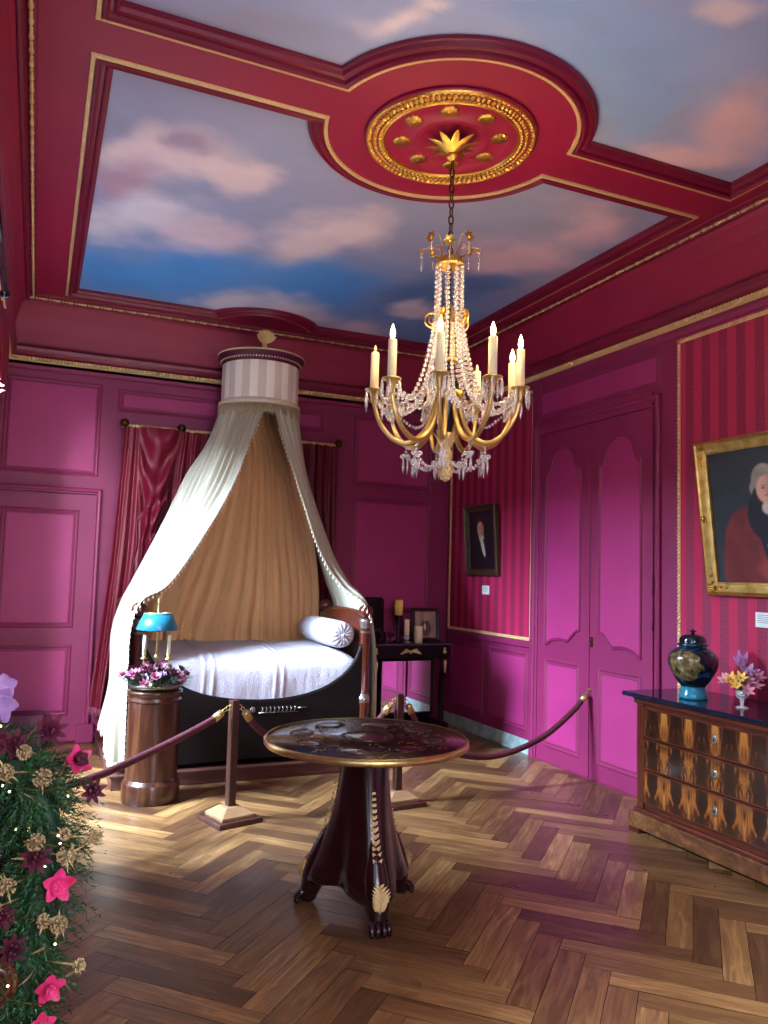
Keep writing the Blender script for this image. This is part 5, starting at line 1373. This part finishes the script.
# ------------------------------------------------------------------ foreground: carved stand under a winter garland
def foreground():
    q = random.Random(17)
    t = thing('carved_stand', 'dark carved wooden stand with scroll bracket under the winter garland', 'wooden stand', (-.17, 1.8, 0))
    build('table_slab', MB().box((-.34, 1.80, 1.06), (.0, 2.35, 1.12)), 'dark_wood_x', t, bevel=.008)
    for y in (1.86, 2.27):
        m = MB().tube(catmull([(-.03, y, 1.07), (-.02, y, .98), (-.06, y, .85), (-.05, y, .6), (-.06, y, .3), (-.03, y, .05), (-.03, y, .0)], 6), .032, 10)
        build('leg', m, 'table_dark', t)
    build('back_panel', MB().box((-.345, 1.82, 0), (-.325, 2.33, 1.06)), 'dark_wood_x', t)
    build('stretcher', MB().box((-.34, 1.86, .13), (-.02, 2.27, .18)), 'dark_wood_x', t, bevel=.008)
    cx, cz, y = -.032, .765, 1.70; sp = []
    for i in range(44):
        a = .26*i; r = .047*math.exp(-.075*a*1.0)-.002; sp.append(Vector((cx+r*math.cos(a+1.2), y, cz+r*math.sin(a+1.2))))
    m = MB().tube([Vector((-.32, y, .84)), Vector((-.22, y, .835)), Vector((-.12, y, .825))]+sp, [.02]*3+[.0155*(1-.012*i) for i in range(44)], 10)
    m.lathe([(.046, -.014), (.048, .0), (.046, .014)], (cx, y+.006, cz), 24, Matrix.Rotation(PI/2, 4, 'X'))
    build('scroll_bracket', m, 'mahogany_x', t)
    build('bracket_arm', MB().box((-.335, y-.02, .8), (-.06, y+.02, .83)), 'dark_wood_x', t, bevel=.006)
    # garland: a thick rope of fir laid along the slab, then spilling over its front corner to the floor
    g = thing('winter_garland', 'thick fir garland with red flowers and gold seed heads at the left edge', 'garland', (0, 1.8, .3), None)
    path = catmull([(-.20, 2.10, 1.17), (-.16, 1.98, 1.17), (-.10, 1.86, 1.165), (.0, 1.80, 1.13), (.045, 1.78, 1.05), (.05, 1.76, .94), (.03, 1.75, .82), (.03, 1.74, .70), (.02, 1.74, .58), (.02, 1.74, .44), (.02, 1.74, .3)], 10)
    rad = [.055]*20+[.07]*20+[.075]*70
    core = build('garland_core', MB().tube(path, [.028]*len(path), 10), 'leaf_dark', g)
    def sprig(mb, b, d, L, w=.02):
        d = d.normalized(); s = d.cross(rdir(q)).normalized(); u = s.cross(d); k = int(L/.0045)
        for i in range(k):
            tt = i/k; p = b+d*L*tt+Vector((0, 0, -1))*L*.25*tt*tt; an = i*2.4; nd_ = (s*math.cos(an)+u*math.sin(an))*1.0+d*1.0; nd_.normalize()
            l = w*(1-.5*tt); e = p+nd_*l; c = nd_.cross(d).normalized()*.0019
            mb.add([p-c, p+c, e], [(0, 1, 2)], False)
    m1, m2 = MB(), MB()
    for k in range(2100):
        i = int(q.uniform(0, len(path)-1)); b = path[i]+(Vector((q.uniform(-.10, .01), q.uniform(0, .05), 0)) if i > 35 and k % 3 == 0 else Vector((0, 0, 0))); d = rdir(q)
        tg = (path[min(i+1, len(path)-1)]-path[max(i-1, 0)]).normalized(); d = (d-tg*d.dot(tg)); d = d.normalized()+tg*q.uniform(.1, .9)
        sprig(m1 if k % 2 else m2, b+d*q.uniform(.0, .045), d, q.uniform(.05, .09), .023)
    o = build('fir_needles', m2, 'leaf_green', g, fixn=False); o['kind'] = 'stuff'
    o = build('fir_needles', m1, 'leaf_dark', g, fixn=False); o['kind'] = 'stuff'
    rt = Vector((math.cos(R_(-2)), math.sin(R_(-2)), 0)); fw = Vector((0, -1, 0))
    def flower(nme, x, z, L, mats, layers=2, cnt=6, yy=1.66, face_=(.2, -1, .1), wd=.55):
        L *= .54; yy += .0; c = Vector((x, yy, z)); up = Vector(face_).normalized(); s1 = up.cross(Vector((0, 0, 1))).normalized(); s2 = up.cross(s1); root = None
        for ly in range(layers):
            m = MB(); off = q.random()*3
            for p in range(cnt):
                an = 2*PI*(p+.5*ly)/cnt+off; petal(m, c+up*.004*ly, s1*math.cos(an)+s2*math.sin(an)+up*(.15+.45*ly), up, L*(1-.3*ly), L*wd*1.25, .3, 5)
            if ly == layers-1:
                for p in range(7): m.ball(c+up*.014+rdir(q)*.008, .0035, 5, 4)
            if root is None: root = build(nme, m, mats[0], g)
            else: build('inner_petals', m, mats[ly % len(mats)], root)
    flower('pink_flower', .072, .905+.04, .062, ('pink_petal', 'pink_petal'), 2, 5, 1.665)
    flower('pink_flower', .095, 1.165, .06, ('pink_petal', 'burgundy_petal'), 2, 5, 1.70, (.6, -1, .5))
    flower('pink_flower', .066, .765, .058, ('pink_petal', 'pink_petal'), 2, 5, 1.655, (.3, -1, -.1))
    flower('pink_flower', .058, .70, .05, ('pink_petal', 'rose_petal'), 1, 5, 1.655)
    flower('red_flower', -.005, .64, .07, ('pink_petal', 'pink_petal'), 2, 6, 1.64)
    for x, z, L in ((-.02, 1.20, .06), (.045, 1.225, .062), (-.05, 1.21, .05), (.0, .84, .055), (.03, 1.0, .06), (-.02, .90, .05), (.06, .64, .05), (.04, .68, .045), (.125, 1.115, .05)):
        flower('burgundy_flower', x, z, L, ('burgundy_petal', 'burgundy_petal'), 3, 8, 1.66 if z < 1.15 else 1.72, (.2, -1, .3), .3)
    for x, z, r in ((-.03, 1.155, .028), (.035, 1.14, .034), (.03, 1.03, .03), (.085, 1.0, .034), (.135, 1.03, .022), (-.015, .955, .03), (-.035, .92, .024), (.052, .885, .024), (.078, .875, .030), (.118, .795, .022), (.062, .68, .022), (.0, 1.19, .026), (.08, 1.04, .02)):
        r *= .50; m = MB(); c = Vector((x, 1.655 if z < 1.1 else 1.69, z))
        for k in range(70):
            d = rdir(q); m.ball(c+d*r, .0026, 5, 3); m.tube([c+d*r*.3, c+d*r], .0008, 3, caps=False)
        for k in range(4): petal(m, c, rdir(q)+Vector((0, -.5, 0)), Vector((0, -1, 0)), r*2.0, .0035, .2, 3)
        m.tube([c, c.lerp(Vector((.03, 1.76, z-.02)), .9)], .002, 5)
        build('gold_seed_head', m, 'seed_gold', g)
    m = MB()
    for k in range(26):
        b = path[q.randrange(10, len(path)-4)]; d = rdir(q)+Vector((.5, -.8, .3)); d.normalize()
        p0 = b+d*.06; s = d.cross(Vector((0, 0, 1))).normalized(); petal(m, p0, d+s*q.uniform(-.4, .4)+Vector((0, 0, .4)), s, q.uniform(.05, .085), .006, .5, 6)
    build('gilt_grass', m, 'seed_gold', g)
    for k in range(34):
        b = path[q.randrange(5, len(path)-4)]; d = rdir(q)+Vector((.25, -1.1, .1)); d.normalize()
        build('fairy_light', MB().ball(b+d*q.uniform(.075, .10), .0022, 6, 4), 'fairy_light', g)
    m = MB(); hp = [path[i]+Vector((.07*math.cos(i*.55), -.05+.06*math.sin(i*.55), 0)) for i in range(5, len(path)-3)]
    build('light_wire', MB().tube(hp, .0012, 4), 'bronze_dark', g)
    # lilac orchid in a dark vase behind
    v = thing('orchid_vase', 'dark vase with lilac orchid and green leaves at the left edge', 'vase of flowers', (-.115, 2.05, 1.121))
    build('vase', MB().lathe([(.03, 1.121), (.045, 1.14), (.05, 1.17), (.03, 1.20), (.026, 1.215)], (-.115, 2.05, 0), 20), 'ebony', v)
    m = MB()
    for dx, dz, L in ((.02, .16, .10), (-.02, .18, .11), (.0, .20, .09)): petal(m, Vector((-.115, 2.04, 1.20)), Vector((.6+dx*8, -.2, .9)), Vector((0, -1, .3)), L, .035, .3, 5)
    build('leaves', m, 'leaf_green', v)
    m = MB()
    for k in range(6):
        an = k*1.05; petal(m, Vector((-.06, 2.0, 1.235)), Vector((math.cos(an), -.3, math.sin(an))), Vector((0, -1, 0)), .05, .036, .3, 5)
    for k in range(5):
        an = k*1.25+.4; petal(m, Vector((-.05, 2.0, 1.275)), Vector((math.cos(an), -.3, math.sin(an))), Vector((0, -1, 0)), .034, .028, .3, 5)
    build('orchid', m, 'lilac_petal', v)
    m = MB().tube([(-.115, 2.05, 1.2), (-.09, 2.03, 1.25), (-.055, 2.01, 1.26)], .003, 6); build('stem', m, 'leaf_green', v)
    b = thing('low_chest', 'low plum painted box against the back wall panelling at far left', 'box', (.0, 7.38, 0))
    build('box_body', MB().box((-.14, 7.24, 0), (.12, 7.47, .285)), 'paint_plum', b, bevel=.004); build('box_lid', MB().box((-.15, 7.23, .285), (.13, 7.475, .305)), 'paint_plum', b, bevel=.003)
foreground()
